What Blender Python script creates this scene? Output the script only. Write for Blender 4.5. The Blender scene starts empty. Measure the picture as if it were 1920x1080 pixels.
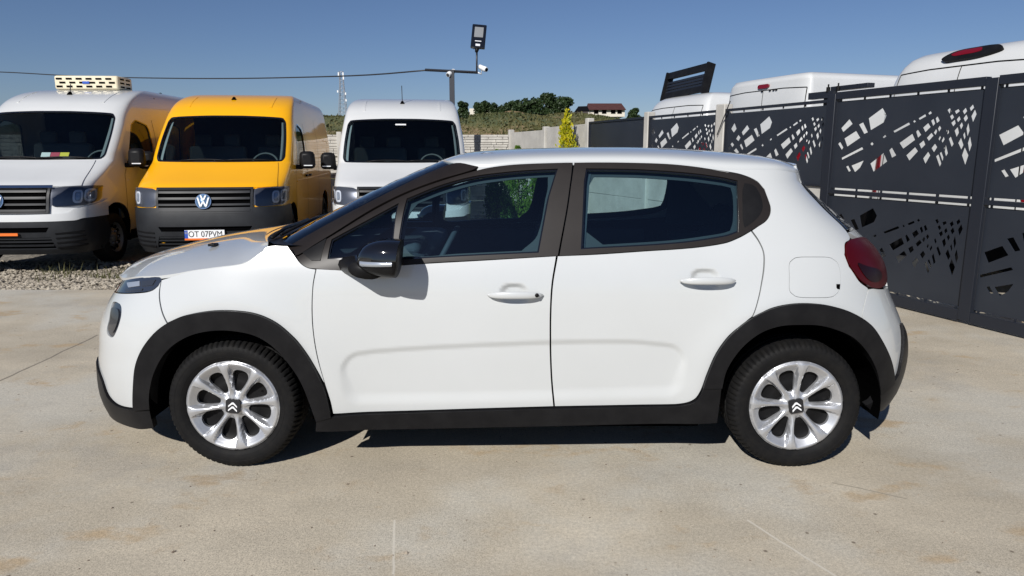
import bpy, bmesh, math, random
from mathutils import Vector, Matrix, Euler
from mathutils.geometry import delaunay_2d_cdt
R = math.radians
random.seed(7)
scene = bpy.context.scene
col = scene.collection

# ------------------------------------------------------------ camera, sky, sun, exposure
PITCH = R(10.89); CH = 1.45; FPX = 1331.0
cam = bpy.data.objects.new('camera', bpy.data.cameras.new('camera'))
col.objects.link(cam); scene.camera = cam
cam.location = (0, 0, CH); cam.rotation_euler = (R(90) - PITCH, 0, 0)
cam.data.sensor_width = 36; cam.data.lens = FPX / 1920 * 36
cam.data.clip_start = .05; cam.data.clip_end = 6000
sun_dir = Vector((.62, 1.38, -1.0)).normalized()          # the way the light travels
sun_el = math.asin(-sun_dir.z)
world = bpy.data.worlds.new('World'); scene.world = world; world.use_nodes = True
wn = world.node_tree.nodes; wl = world.node_tree.links; wn.clear()
sky = wn.new('ShaderNodeTexSky'); sky.sky_type = 'NISHITA'; sky.sun_disc = False
sky.sun_elevation = sun_el
sky.sun_rotation = math.atan2(-sun_dir.x, -sun_dir.y)
sky.air_density = 1.0; sky.dust_density = .35; sky.ozone_density = 5.0; sky.altitude = 900
bg = wn.new('ShaderNodeBackground'); bg.inputs[1].default_value = .047
wo = wn.new('ShaderNodeOutputWorld')
tint = wn.new('ShaderNodeMix'); tint.data_type = 'RGBA'; tint.blend_type = 'MULTIPLY'; tint.inputs[0].default_value = 1; tint.inputs[7].default_value = (.99, .965, 1.07, 1)
wl.new(sky.outputs[0], tint.inputs[6]); wl.new(tint.outputs[2], bg.inputs[0]); wl.new(bg.outputs[0], wo.inputs[0])
sl = bpy.data.lights.new('sun', 'SUN'); sl.energy = 4.3; sl.angle = R(.55); sl.color = (1, .965, .915)
so = bpy.data.objects.new('sun', sl); col.objects.link(so)
so.rotation_euler = sun_dir.to_track_quat('-Z', 'Y').to_euler()
so.location = (-10, -20, 20)
vs = scene.view_settings
vs.view_transform = 'Standard'; vs.look = 'None'; vs.exposure = 0.30; vs.gamma = 1; vs.use_curve_mapping = False
scene.cycles.max_bounces = 8; scene.cycles.transparent_max_bounces = 16
scene.cycles.caustics_reflective = False; scene.cycles.caustics_refractive = False

# ------------------------------------------------------------ materials
M = {}
def mat(name, base, rough=.5, metal=0, coat=0, noise=None, bump=None, spec=.5, coat_rough=.03):
    """noise = (scale, second colour, low, high [, coordinates]); bump = (scale, strength, distance)"""
    m = bpy.data.materials.new(name); m.use_nodes = True
    n = m.node_tree.nodes; l = m.node_tree.links; b = n['Principled BSDF']
    b.inputs['Base Color'].default_value = (*base, 1); b.inputs['Roughness'].default_value = rough
    b.inputs['Metallic'].default_value = metal; b.inputs['Coat Weight'].default_value = coat
    b.inputs['Coat Roughness'].default_value = coat_rough; b.inputs['Specular IOR Level'].default_value = spec
    tc = n.new('ShaderNodeTexCoord')
    if noise:
        t = n.new('ShaderNodeTexNoise'); t.inputs['Scale'].default_value = noise[0]; t.inputs['Detail'].default_value = 6
        t.inputs['Roughness'].default_value = .6
        l.new(tc.outputs['Object'], t.inputs['Vector'])
        r = n.new('ShaderNodeValToRGB'); r.color_ramp.elements[0].position = noise[2]; r.color_ramp.elements[1].position = noise[3]
        r.color_ramp.elements[0].color = (*base, 1); r.color_ramp.elements[1].color = (*noise[1], 1)
        l.new(t.outputs['Fac'], r.inputs[0]); l.new(r.outputs[0], b.inputs['Base Color'])
    if bump:
        t = n.new('ShaderNodeTexNoise'); t.inputs['Scale'].default_value = bump[0]; t.inputs['Detail'].default_value = 4
        l.new(tc.outputs['Object'], t.inputs['Vector'])
        u = n.new('ShaderNodeBump'); u.inputs['Strength'].default_value = bump[1]; u.inputs['Distance'].default_value = bump[2]
        l.new(t.outputs['Fac'], u.inputs['Height']); l.new(u.outputs[0], b.inputs['Normal'])
    M[name] = m; return m
mat('white_paint', (.505, .522, .528), .28, 0, 1, noise=(1.1, (.475, .492, .494), .35, .75))
mat('van_white', (.61, .62, .62), .33, 0, .9, noise=(.9, (.56, .57, .565), .35, .75))
mat('yellow_paint', (.86, .41, .0015), .36, 0, .75, noise=(.9, (.80, .38, .0015), .35, .75))
mat('black_plastic', (.0075, .0075, .0085), .42, noise=(9, (.012, .012, .013), .4, .7), bump=(420, .12, .001), spec=.13)
mat('trim_plastic', (.013, .0105, .0098), .40, noise=(7, (.017, .014, .013), .4, .7), spec=.25)
mat('van_interior', (.085, .10, .105), .8)
mat('lamp_base', (.10, .105, .12), .3, .4, .5)
mat('inner_frame', (.016, .028, .036), .6)
mat('steel_grey', (.13, .13, .125), .5, .4)
mat('grey_plastic', (.013, .014, .0165), .45, noise=(6, (.019, .021, .024), .4, .7), bump=(300, .1, .001), spec=.35)
mat('gloss_black', (.006, .006, .007), .06, 0, 1)
mat('void', (.002, .002, .0022), 1, spec=0)
mat('rubber', (.008, .008, .0085), .62, noise=(30, (.012, .0115, .011), .4, .75), bump=(160, .2, .002), spec=.1)
mat('silver', (.50, .51, .53), .34, .62, .3, noise=(14, (.42, .43, .45), .4, .7))
mat('chrome', (.75, .75, .76), .12, 1)
mat('steel_dark', (.0045, .0045, .005), .55, .1, spec=.2)
mat('lens_clear', (.42, .46, .52), .18, .5, .6)
mat('reflector', (.85, .87, .90), .30, .3, .5)
mat('lens_dark', (.03, .035, .05), .05, .2, 1)
mat('tail_red', (.050, .0003, .0015), .3, 0, 0, spec=.3)
mat('tail_dark', (.010, .0004, .0008), .3, spec=.3)
mat('lens_smoke', (.035, .038, .046), .12, .2, .8)
mat('red_lens', (.16, .002, .006), .2, 0, .6)
mat('amber', (.8, .33, .02), .2, 0, 1)
mat('interior', (.026, .042, .058), .75, noise=(6, (.04, .06, .078), .4, .7))
mat('seat_fabric', (.012, .018, .027), .85, noise=(40, (.026, .036, .05), .4, .7))
mat('interior_grey', (.26, .29, .30), .7)
mat('gate_metal', (.017, .021, .030), .42, .1, noise=(1.6, (.024, .029, .039), .3, .7), bump=(60, .06, .002))
mat('frame_metal', (.014, .017, .025), .42, .1)
mat('pole_metal', (.035, .037, .045), .45, .3)
mat('concrete_cast', (.47, .455, .42), .85, noise=(3.5, (.36, .345, .315), .35, .72), bump=(45, .35, .006))
mat('stone_cast', (.52, .50, .455), .85, noise=(5, (.38, .36, .325), .35, .7), bump=(30, .5, .01))
mat('camera_white', (.75, .76, .77), .35)
mat('lamp_glass', (.17, .18, .19), .3, 0, .3)
mat('emblem_metal', (.45, .60, .78), .14, .9, 1)
mat('plate_white', (.78, .79, .80), .35, 0, .4)
mat('plate_blue', (.02, .08, .42), .35, 0, .4)
mat('plate_orange', (.75, .16, .02), .4)
mat('ink', (.008, .008, .010), .5)
mat('cream', (.70, .63, .46), .55, noise=(5, (.60, .53, .38), .4, .7))
mat('card_yellow', (.75, .62, .05), .6); mat('card_red', (.5, .05, .09), .6); mat('card_white', (.7, .72, .7), .6)
mat('roof_maroon', (.060, .020, .018), .7, noise=(2, (.085, .032, .027), .4, .7))
mat('house_wall', (.62, .58, .50), .85)
mat('dark_cladding', (.05, .04, .036), .7)
mat('bark', (.09, .06, .04), .9)
mat('cable', (.02, .02, .022), .6)
mat('galvanised', (.42, .43, .46), .5, .4)
def leaf_mat(name, a, b_, scale):
    m = mat(name, a, .6, noise=(scale, b_, .38, .62)); b = m.node_tree.nodes['Principled BSDF']
    n = m.node_tree.nodes; l = m.node_tree.links
    tr = n.new('ShaderNodeBsdfTranslucent'); mx = n.new('ShaderNodeMixShader'); mx.inputs[0].default_value = .3
    src = b.inputs['Base Color'].links[0].from_socket
    l.new(src, tr.inputs[0]); l.new(b.outputs[0], mx.inputs[1]); l.new(tr.outputs[0], mx.inputs[2])
    l.new(mx.outputs[0], n['Material Output'].inputs[0])
leaf_mat('thuja_yellow', (.66, .57, .012), (.30, .34, .010), 9)
leaf_mat('thuja_green', (.13, .24, .016), (.05, .12, .012), 7)
leaf_mat('tree_leaf', (.040, .072, .020), (.022, .044, .014), .9)
leaf_mat('grass_leaf', (.145, .13, .05), (.085, .095, .032), .12)
def glass(name, tint, refl=1.0, rough=.0, f0=1.5):
    m = bpy.data.materials.new(name); m.use_nodes = True
    n = m.node_tree.nodes; l = m.node_tree.links; n.remove(n['Principled BSDF'])
    t = n.new('ShaderNodeBsdfTransparent'); t.inputs[0].default_value = (*tint, 1)
    g = n.new('ShaderNodeBsdfGlossy'); g.inputs['Roughness'].default_value = rough
    f = n.new('ShaderNodeFresnel'); f.inputs[0].default_value = f0
    k = n.new('ShaderNodeMath'); k.operation = 'MULTIPLY'; k.inputs[1].default_value = refl
    mx = n.new('ShaderNodeMixShader')
    l.new(f.outputs[0], k.inputs[0]); l.new(k.outputs[0], mx.inputs[0]); l.new(t.outputs[0], mx.inputs[1]); l.new(g.outputs[0], mx.inputs[2])
    l.new(mx.outputs[0], n['Material Output'].inputs[0]); M[name] = m
glass('side_glass', (.66, .82, .86), 1.7, 0, 1.55)
glass('screen_glass', (.55, .66, .68), 1.5, 0, 1.6)
glass('van_glass', (.66, .76, .78), .9, 0, 1.5)
glass('lamp_cover', (.86, .88, .92), 1.0, 0, 1.5)
glass('mirror_dark', (.2, .2, .22), 1, 0, 1.6)

# ------------------------------------------------------------ mesh helpers
def tag(o, label=None, cat=None, group=None, kind=None):
    if label: o['label'] = label
    if cat: o['category'] = cat
    if group: o['group'] = group
    if kind: o['kind'] = kind
    return o
def empty(name, loc=(0, 0, 0), rz=0, label=None, cat=None, group=None):
    o = bpy.data.objects.new(name, None); col.objects.link(o); o.location = loc; o.rotation_euler = (0, 0, rz)
    o.empty_display_size = .2
    return tag(o, label, cat, group)
def link(name, verts, faces, material, parent=None, smooth=False, angle=None):
    me = bpy.data.meshes.new(name); me.from_pydata([tuple(v) for v in verts], [], faces)
    me.validate(); me.materials.append(M[material] if isinstance(material, str) else material)
    if smooth: me.polygons.foreach_set('use_smooth', [True] * len(me.polygons))
    if angle: me.set_sharp_from_angle(angle=R(angle))
    me.update()
    o = bpy.data.objects.new(name, me); col.objects.link(o)
    if parent: o.parent = parent
    return o
def copy_tree(o, parent=None):
    c = o.copy(); col.objects.link(c); c.parent = parent
    for ch in list(o.children): copy_tree(ch, c)
    return c
class MB:
    """collects shapes, then builds them as one mesh"""
    def __init__(s): s.v = []; s.f = []
    def add(s, V, Fc):
        k = len(s.v); s.v += [Vector(v) for v in V]; s.f += [tuple(i + k for i in f) for f in Fc]; return s
    def box(s, c, d, rot=None, taper=1):
        x, y, z = d[0] / 2, d[1] / 2, d[2] / 2
        V = [Vector((a * x * (taper if e > 0 else 1), b * y * (taper if e > 0 else 1), e * z)) for e in (-1, 1) for a, b in ((-1, -1), (1, -1), (1, 1), (-1, 1))]
        if rot is not None: V = [rot @ v for v in V]
        V = [v + Vector(c) for v in V]
        return s.add(V, [(3, 2, 1, 0), (4, 5, 6, 7), (0, 1, 5, 4), (1, 2, 6, 5), (2, 3, 7, 6), (3, 0, 4, 7)])
    def tube(s, pts, rad, n=8, closed=False, cap=True):
        pts = [Vector(p) for p in pts]; m = len(pts); k = len(s.v)
        rads = rad if isinstance(rad, (list, tuple)) else [rad] * m
        for i, p in enumerate(pts):
            if closed: d = pts[(i + 1) % m] - pts[i - 1]
            else: d = pts[min(i + 1, m - 1)] - pts[max(i - 1, 0)]
            d.normalize(); a = Vector((0, 0, 1)) if abs(d.z) < .9 else Vector((1, 0, 0))
            u = d.cross(a).normalized(); w = u.cross(d)
            for j in range(n):
                t = 2 * math.pi * j / n; s.v.append(p + (u * math.cos(t) + w * math.sin(t)) * rads[i])
        for i in range(m if closed else m - 1):
            a0 = k + i * n; b0 = k + ((i + 1) % m) * n
            for j in range(n): s.f.append((a0 + j, a0 + (j + 1) % n, b0 + (j + 1) % n, b0 + j))
        if cap and not closed:
            s.f.append(tuple(k + j for j in range(n - 1, -1, -1))); s.f.append(tuple(k + (m - 1) * n + j for j in range(n)))
        return s
    def lathe(s, prof, n=48, axis='y', c=(0, 0, 0), rfun=None):
        """prof: list of (r, w); w along the axis"""
        k = len(s.v); m = len(prof)
        for j in range(n):
            t = 2 * math.pi * j / n
            for i, (r, w) in enumerate(prof):
                rr = r if rfun is None else rfun(i, j, r)
                a, b = rr * math.cos(t), rr * math.sin(t)
                p = {'y': (a, w, b), 'z': (a, b, w), 'x': (w, a, b)}[axis]
                s.v.append(Vector(p) + Vector(c))
        for j in range(n):
            for i in range(m - 1):
                a0 = k + j * m + i; b0 = k + ((j + 1) % n) * m + i
                s.f.append((a0, a0 + 1, b0 + 1, b0))
        return s
    def prism(s, poly, fn, t0, t1):
        """poly 2D, fn(a,b,t) -> 3D point, extruded t0..t1"""
        n = len(poly); V = [fn(a, b, t0) for a, b in poly] + [fn(a, b, t1) for a, b in poly]
        return s.add(V, [tuple(range(n)), tuple(range(2 * n - 1, n - 1, -1))] + [(i, i + n, (i + 1) % n + n, (i + 1) % n) for i in range(n)])
    def build(s, name, material, parent=None, smooth=False, angle=None, bevel=0, fixn=True):
        o = link(name, s.v, s.f, material, parent, smooth, angle)
        if fixn:
            bm = bmesh.new(); bm.from_mesh(o.data); bmesh.ops.recalc_face_normals(bm, faces=bm.faces); bm.to_mesh(o.data); bm.free()
        if bevel:
            b = o.modifiers.new('bevel', 'BEVEL'); b.width = bevel; b.segments = 2; b.limit_method = 'ANGLE'
            o.data.polygons.foreach_set('use_smooth', [True] * len(o.data.polygons)); o.data.set_sharp_from_angle(angle=R(50))
        return o
def interp(T, x):
    if x <= T[0][0]: return T[0][1]
    if x >= T[-1][0]: return T[-1][1]
    n = len(T); i = 0
    while x > T[i + 1][0]: i += 1
    x0, y0 = T[i]; x1, y1 = T[i + 1]; h = x1 - x0
    def sl_(k):
        if k <= 0: return (T[1][1] - T[0][1]) / (T[1][0] - T[0][0])
        if k >= n - 1: return (T[-1][1] - T[-2][1]) / (T[-1][0] - T[-2][0])
        return (T[k + 1][1] - T[k - 1][1]) / (T[k + 1][0] - T[k - 1][0])
    a = sl_(i); b = sl_(i + 1); t = (x - x0) / h
    return y0 * (2*t**3 - 3*t*t + 1) + a*h * (t**3 - 2*t*t + t) + y1 * (3*t*t - 2*t**3) + b*h * (t**3 - t*t)
def inside(p, poly):
    x, y = p; c = False; n = len(poly); j = n - 1
    for i in range(n):
        xi, yi = poly[i]; xj, yj = poly[j]
        if (yi > y) != (yj > y) and x < (xj - xi) * (y - yi) / (yj - yi) + xi: c = not c
        j = i
    return c
def area(P): return sum(P[i-1][0] * P[i][1] - P[i][0] * P[i-1][1] for i in range(len(P))) / 2
def resample(P, step):
    out = []
    for i in range(len(P)):
        a = P[i]; b = P[(i + 1) % len(P)]; d = math.hypot(b[0] - a[0], b[1] - a[1]); k = max(1, int(d / step + .5))
        for j in range(k): out.append((a[0] + (b[0] - a[0]) * j / k, a[1] + (b[1] - a[1]) * j / k))
    return out
def splined(P, k=5, corner=38):
    """Catmull-Rom through an outline, keeping its sharp corners"""
    n = len(P)
    if n < 6: return P
    def turn(i):
        a, b, c_ = P[i-1], P[i], P[(i+1) % n]
        return abs((math.degrees(math.atan2(c_[1]-b[1], c_[0]-b[0]) - math.atan2(b[1]-a[1], b[0]-a[0])) + 180) % 360 - 180)
    cn = [turn(i) > corner for i in range(n)]
    out = []
    for i in range(n):
        p1, p2 = P[i], P[(i+1) % n]; d = math.dist(p1, p2)
        def tan(j, fwd):
            if cn[j % n]: return ((p2[0]-p1[0]), (p2[1]-p1[1]))
            a, b = P[(j-1) % n], P[(j+1) % n]; L = math.dist(a, P[j % n]) + math.dist(P[j % n], b)
            return ((b[0]-a[0]) * d / L, (b[1]-a[1]) * d / L)
        m1 = tan(i, 1); m2 = tan(i+1, 0); out.append(p1)
        if cn[i] and cn[(i+1) % n]: continue
        for q in range(1, k):
            t = q / k; h1 = 2*t**3-3*t*t+1; h2 = t**3-2*t*t+t; h3 = 3*t*t-2*t**3; h4 = t**3-t*t
            out.append(tuple(h1*p1[c]+h2*m1[c]+h3*p2[c]+h4*m2[c] for c in (0, 1)))
    return out
def rounded(P, r=.3, it=2):
    """Chaikin corner cutting, closed"""
    for _ in range(it):
        Q = []
        for i in range(len(P)):
            a = P[i]; b = P[(i + 1) % len(P)]
            Q.append((a[0] + (b[0] - a[0]) * r, a[1] + (b[1] - a[1]) * r)); Q.append((b[0] + (a[0] - b[0]) * r, b[1] + (a[1] - b[1]) * r))
        P = Q
    return P
def inset(P, g):
    if g == 0: return P
    if area(P) < 0: P = P[::-1]
    n = len(P); out = []
    for i in range(n):
        a = Vector(P[i-1]); b = Vector(P[i]); c_ = Vector(P[(i + 1) % n])
        d1 = b - a; d2 = c_ - b
        if d1.length < 1e-6 or d2.length < 1e-6: out.append(P[i]); continue
        d1.normalize(); d2.normalize()
        n1 = Vector((-d1.y, d1.x)); n2 = Vector((-d2.y, d2.x)); m = n1 + n2
        if m.length < .3: m = n1
        else: m = m / m.length; m = m / max(.5, m.dot(n1))
        q = b + m * g; out.append((q.x, q.y))
    return out
def panel(name, S, poly, material, parent=None, off=0.0, thick=.012, step=.04, holes=(), gap=0.0, back=False, holegap=0.0):
    """fill a 2D outline with a fine grid, lay it on the surface S(a, b, offset) and turn its rim inwards"""
    P = inset(poly, gap) if gap else poly
    if area(P) < 0: P = P[::-1]
    P = resample(splined(P), step)
    H = []
    for h in holes:
        if area(h) < 0: h = h[::-1]
        if holegap: h = inset(h, -holegap)
        H.append(resample(splined(h), step))
    loops = [P] + H
    pts = []; edges = []
    for L in loops:
        k = len(pts); pts += L; edges += [(k + i, k + (i + 1) % len(L)) for i in range(len(L))]
    nb = len(pts)
    xs = [p[0] for p in P]; ys = [p[1] for p in P]
    allb = pts[:]
    cell = {}
    for p in allb: cell.setdefault((int(p[0] // step), int(p[1] // step)), []).append(p)
    x = min(xs) + step * .5
    while x < max(xs):
        y = min(ys) + step * .5
        while y < max(ys):
            if inside((x, y), P) and not any(inside((x, y), h) for h in H):
                ci, cj = int(x // step), int(y // step)
                near = any((x - q[0])**2 + (y - q[1])**2 < (step * .45)**2 for di in (-1, 0, 1) for dj in (-1, 0, 1) for q in cell.get((ci + di, cj + dj), ()))
                if not near: pts.append((x, y))
            y += step
        x += step
    r = delaunay_2d_cdt([Vector(p) for p in pts], edges, [], 0, 1e-6)
    V2 = [(v.x, v.y) for v in r[0]]
    tris = []
    for f in r[2]:
        cx = sum(V2[i][0] for i in f) / len(f); cy = sum(V2[i][1] for i in f) / len(f)
        if inside((cx, cy), P) and not any(inside((cx, cy), h) for h in H): tris.append(tuple(f))
    V3 = [S(a, b, off) for a, b in V2]
    e = 1e-3
    a, b = V2[tris[0][0]]; 
    f = tris[len(tris) // 2]; a = sum(V2[i][0] for i in f) / len(f); b = sum(V2[i][1] for i in f) / len(f)
    outn = S(a, b, off + .01) - S(a, b, off)
    fn = (V3[f[1]] - V3[f[0]]).cross(V3[f[2]] - V3[f[0]])
    if fn.dot(outn) < 0: tris = [t[::-1] for t in tris]
    # rim
    ec = {}
    for t in tris:
        for i in range(len(t)):
            k = (t[i], t[(i + 1) % len(t)]); ec[k] = ec.get(k, 0) + 1
    rim = [k for k in ec if (k[1], k[0]) not in ec]
    faces = list(tris)
    if thick:
        top = {}; bot = {}
        for i, j in rim:
            for q in (i, j):
                if q not in top:
                    top[q] = len(V3); V3.append(V3[q].copy()); bot[q] = len(V3); V3.append(S(V2[q][0], V2[q][1], off - thick))
            faces.append((top[j], top[i], bot[i], bot[j]))
    if back:
        k = len(V3); V3 += [S(a, b, off - thick) for a, b in V2]; faces += [tuple(i + k for i in t[::-1]) for t in tris]
    o = link(name, V3, faces, material, parent, smooth=True)
    me = o.data
    if step < .3 and len(me.polygons) == len(faces):
        nv = []; e = .002
        for a, b in V2:
            q = (S(a + e, b, off) - S(a - e, b, off)).cross(S(a, b + e, off) - S(a, b - e, off))
            if q.length < 1e-12: nv.append(Vector((0, 0, 0))); continue
            q.normalize(); o_ = S(a, b, off + .01) - S(a, b, off)
            nv.append(-q if q.dot(o_) < 0 else q)
        nl = []; nt = len(tris)
        for i, p in enumerate(me.polygons):
            if i < nt: nl += [nv[v] if v < len(nv) and nv[v].length > .5 else p.normal for v in p.vertices]
            else: nl += [p.normal] * len(p.vertices)
        me.normals_split_custom_set([tuple(q) for q in nl])
    return o
def text_obj(name, txt, size, material, parent, loc, rot, ext=.002, sx=1):
    cu = bpy.data.curves.new(name, 'FONT'); cu.body = txt; cu.size = size; cu.extrude = ext; cu.align_x = 'CENTER'; cu.align_y = 'CENTER'
    t = bpy.data.objects.new(name, cu); col.objects.link(t)
    me = bpy.data.meshes.new_from_object(t.evaluated_get(bpy.context.evaluated_depsgraph_get()))
    bpy.data.objects.remove(t); me.materials.clear(); me.materials.append(M[material])
    o = bpy.data.objects.new(name, me); col.objects.link(o); o.parent = parent; o.location = loc; o.rotation_euler = rot; o.scale = (sx, 1, 1)
    return o
# photogrammetry: turn a measured point of the 1920 x 1080 photograph into a point of the place
def ray(px, py):
    dx = (px - 960) / FPX; dv = (540 - py) / FPX
    return Vector((dx, math.cos(PITCH) + dv * math.sin(PITCH), -math.sin(PITCH) + dv * math.cos(PITCH)))
def at_y(px, py, Y):
    d = ray(px, py); return Vector((0, 0, CH)) + d * (Y / d.y)

# ------------------------------------------------------------ ground, yard, terrain
def ground_z(x, y):
    def ss(a, b, v):
        t = max(0, min(1, (v - a) / (b - a))); return t * t * (3 - 2 * t)
    z = -.05 - .14 * ss(7.4, 9.6, y)
    fx = ss(-95, -40, x) * (1 - .55 * ss(12, 60, x)) if y > 30 else 1
    k = ss(38, 95, y)
    z += 5.75 * k * fx + .05 * max(0, min(160, y) - 95) * fx
    if y > 30:
        z += k * (.5 * math.sin(x * .21 + 1.0) + .35 * math.sin(x * .47 + y * .1) + .25 * math.sin(y * .33 + x * .13))
    if y > 200: z -= .03 * (y - 200)
    return z
def grid_ground():
    ys = [-400, -120, -40, -15, -5, 0, 4, 6, 7, 7.4] + [7.6 + .2 * i for i in range(13)] + [11, 13, 16, 20, 26, 32] + [36 + 3 * i for i in range(45)] + [180, 200, 260, 400, 800, 2500]
    xs = [-2500, -800, -300, -150] + [-110 + 3 * i for i in range(70)] + [110, 150, 300, 800, 2500]
    V = [(x, y, ground_z(x, y)) for y in ys for x in xs]; n = len(xs)
    Fc = [(j * n + i, j * n + i + 1, (j + 1) * n + i + 1, (j + 1) * n + i) for j in range(len(ys) - 1) for i in range(n - 1)]
    m = bpy.data.materials.new('terrain'); m.use_nodes = True; N = m.node_tree.nodes; L = m.node_tree.links; b = N['Principled BSDF']
    b.inputs['Roughness'].default_value = .95
    tc = N.new('ShaderNodeTexCoord'); t1 = N.new('ShaderNodeTexNoise'); t1.inputs['Scale'].default_value = .09; t1.inputs['Detail'].default_value = 8
    r = N.new('ShaderNodeValToRGB'); e = r.color_ramp.elements; e[0].position = .36; e[0].color = (.045, .065, .022, 1); e[1].position = .64; e[1].color = (.24, .165, .085, 1)
    x = e.new(.52); x.color = (.105, .11, .04, 1)
    L.new(tc.outputs['Object'], t1.inputs['Vector']); L.new(t1.outputs['Fac'], r.inputs[0])
    t2 = N.new('ShaderNodeTexNoise'); t2.inputs['Scale'].default_value = 14; t2.inputs['Detail'].default_value = 8
    g = N.new('ShaderNodeValToRGB'); e = g.color_ramp.elements; e[0].position = .35; e[0].color = (.13, .115, .095, 1); e[1].position = .7; e[1].color = (.30, .265, .21, 1)
    L.new(tc.outputs['Object'], t2.inputs['Vector']); L.new(t2.outputs['Fac'], g.inputs[0])
    sp = N.new('ShaderNodeSeparateXYZ'); L.new(tc.outputs['Object'], sp.inputs[0])
    mr = N.new('ShaderNodeMapRange'); mr.inputs[1].default_value = 20; mr.inputs[2].default_value = 34; L.new(sp.outputs['Y'], mr.inputs[0])
    mx = N.new('ShaderNodeMix'); mx.data_type = 'RGBA'; L.new(mr.outputs[0], mx.inputs[0]); L.new(g.outputs[0], mx.inputs[6]); L.new(r.outputs[0], mx.inputs[7])
    L.new(mx.outputs[2], b.inputs['Base Color'])
    bp = N.new('ShaderNodeBump'); bp.inputs['Strength'].default_value = .8; bp.inputs['Distance'].default_value = .05; L.new(t2.outputs['Fac'], bp.inputs['Height']); L.new(bp.outputs[0], b.inputs['Normal'])
    tag(link('ground', V, Fc, m, smooth=True), kind='structure')
grid_ground()

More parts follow.
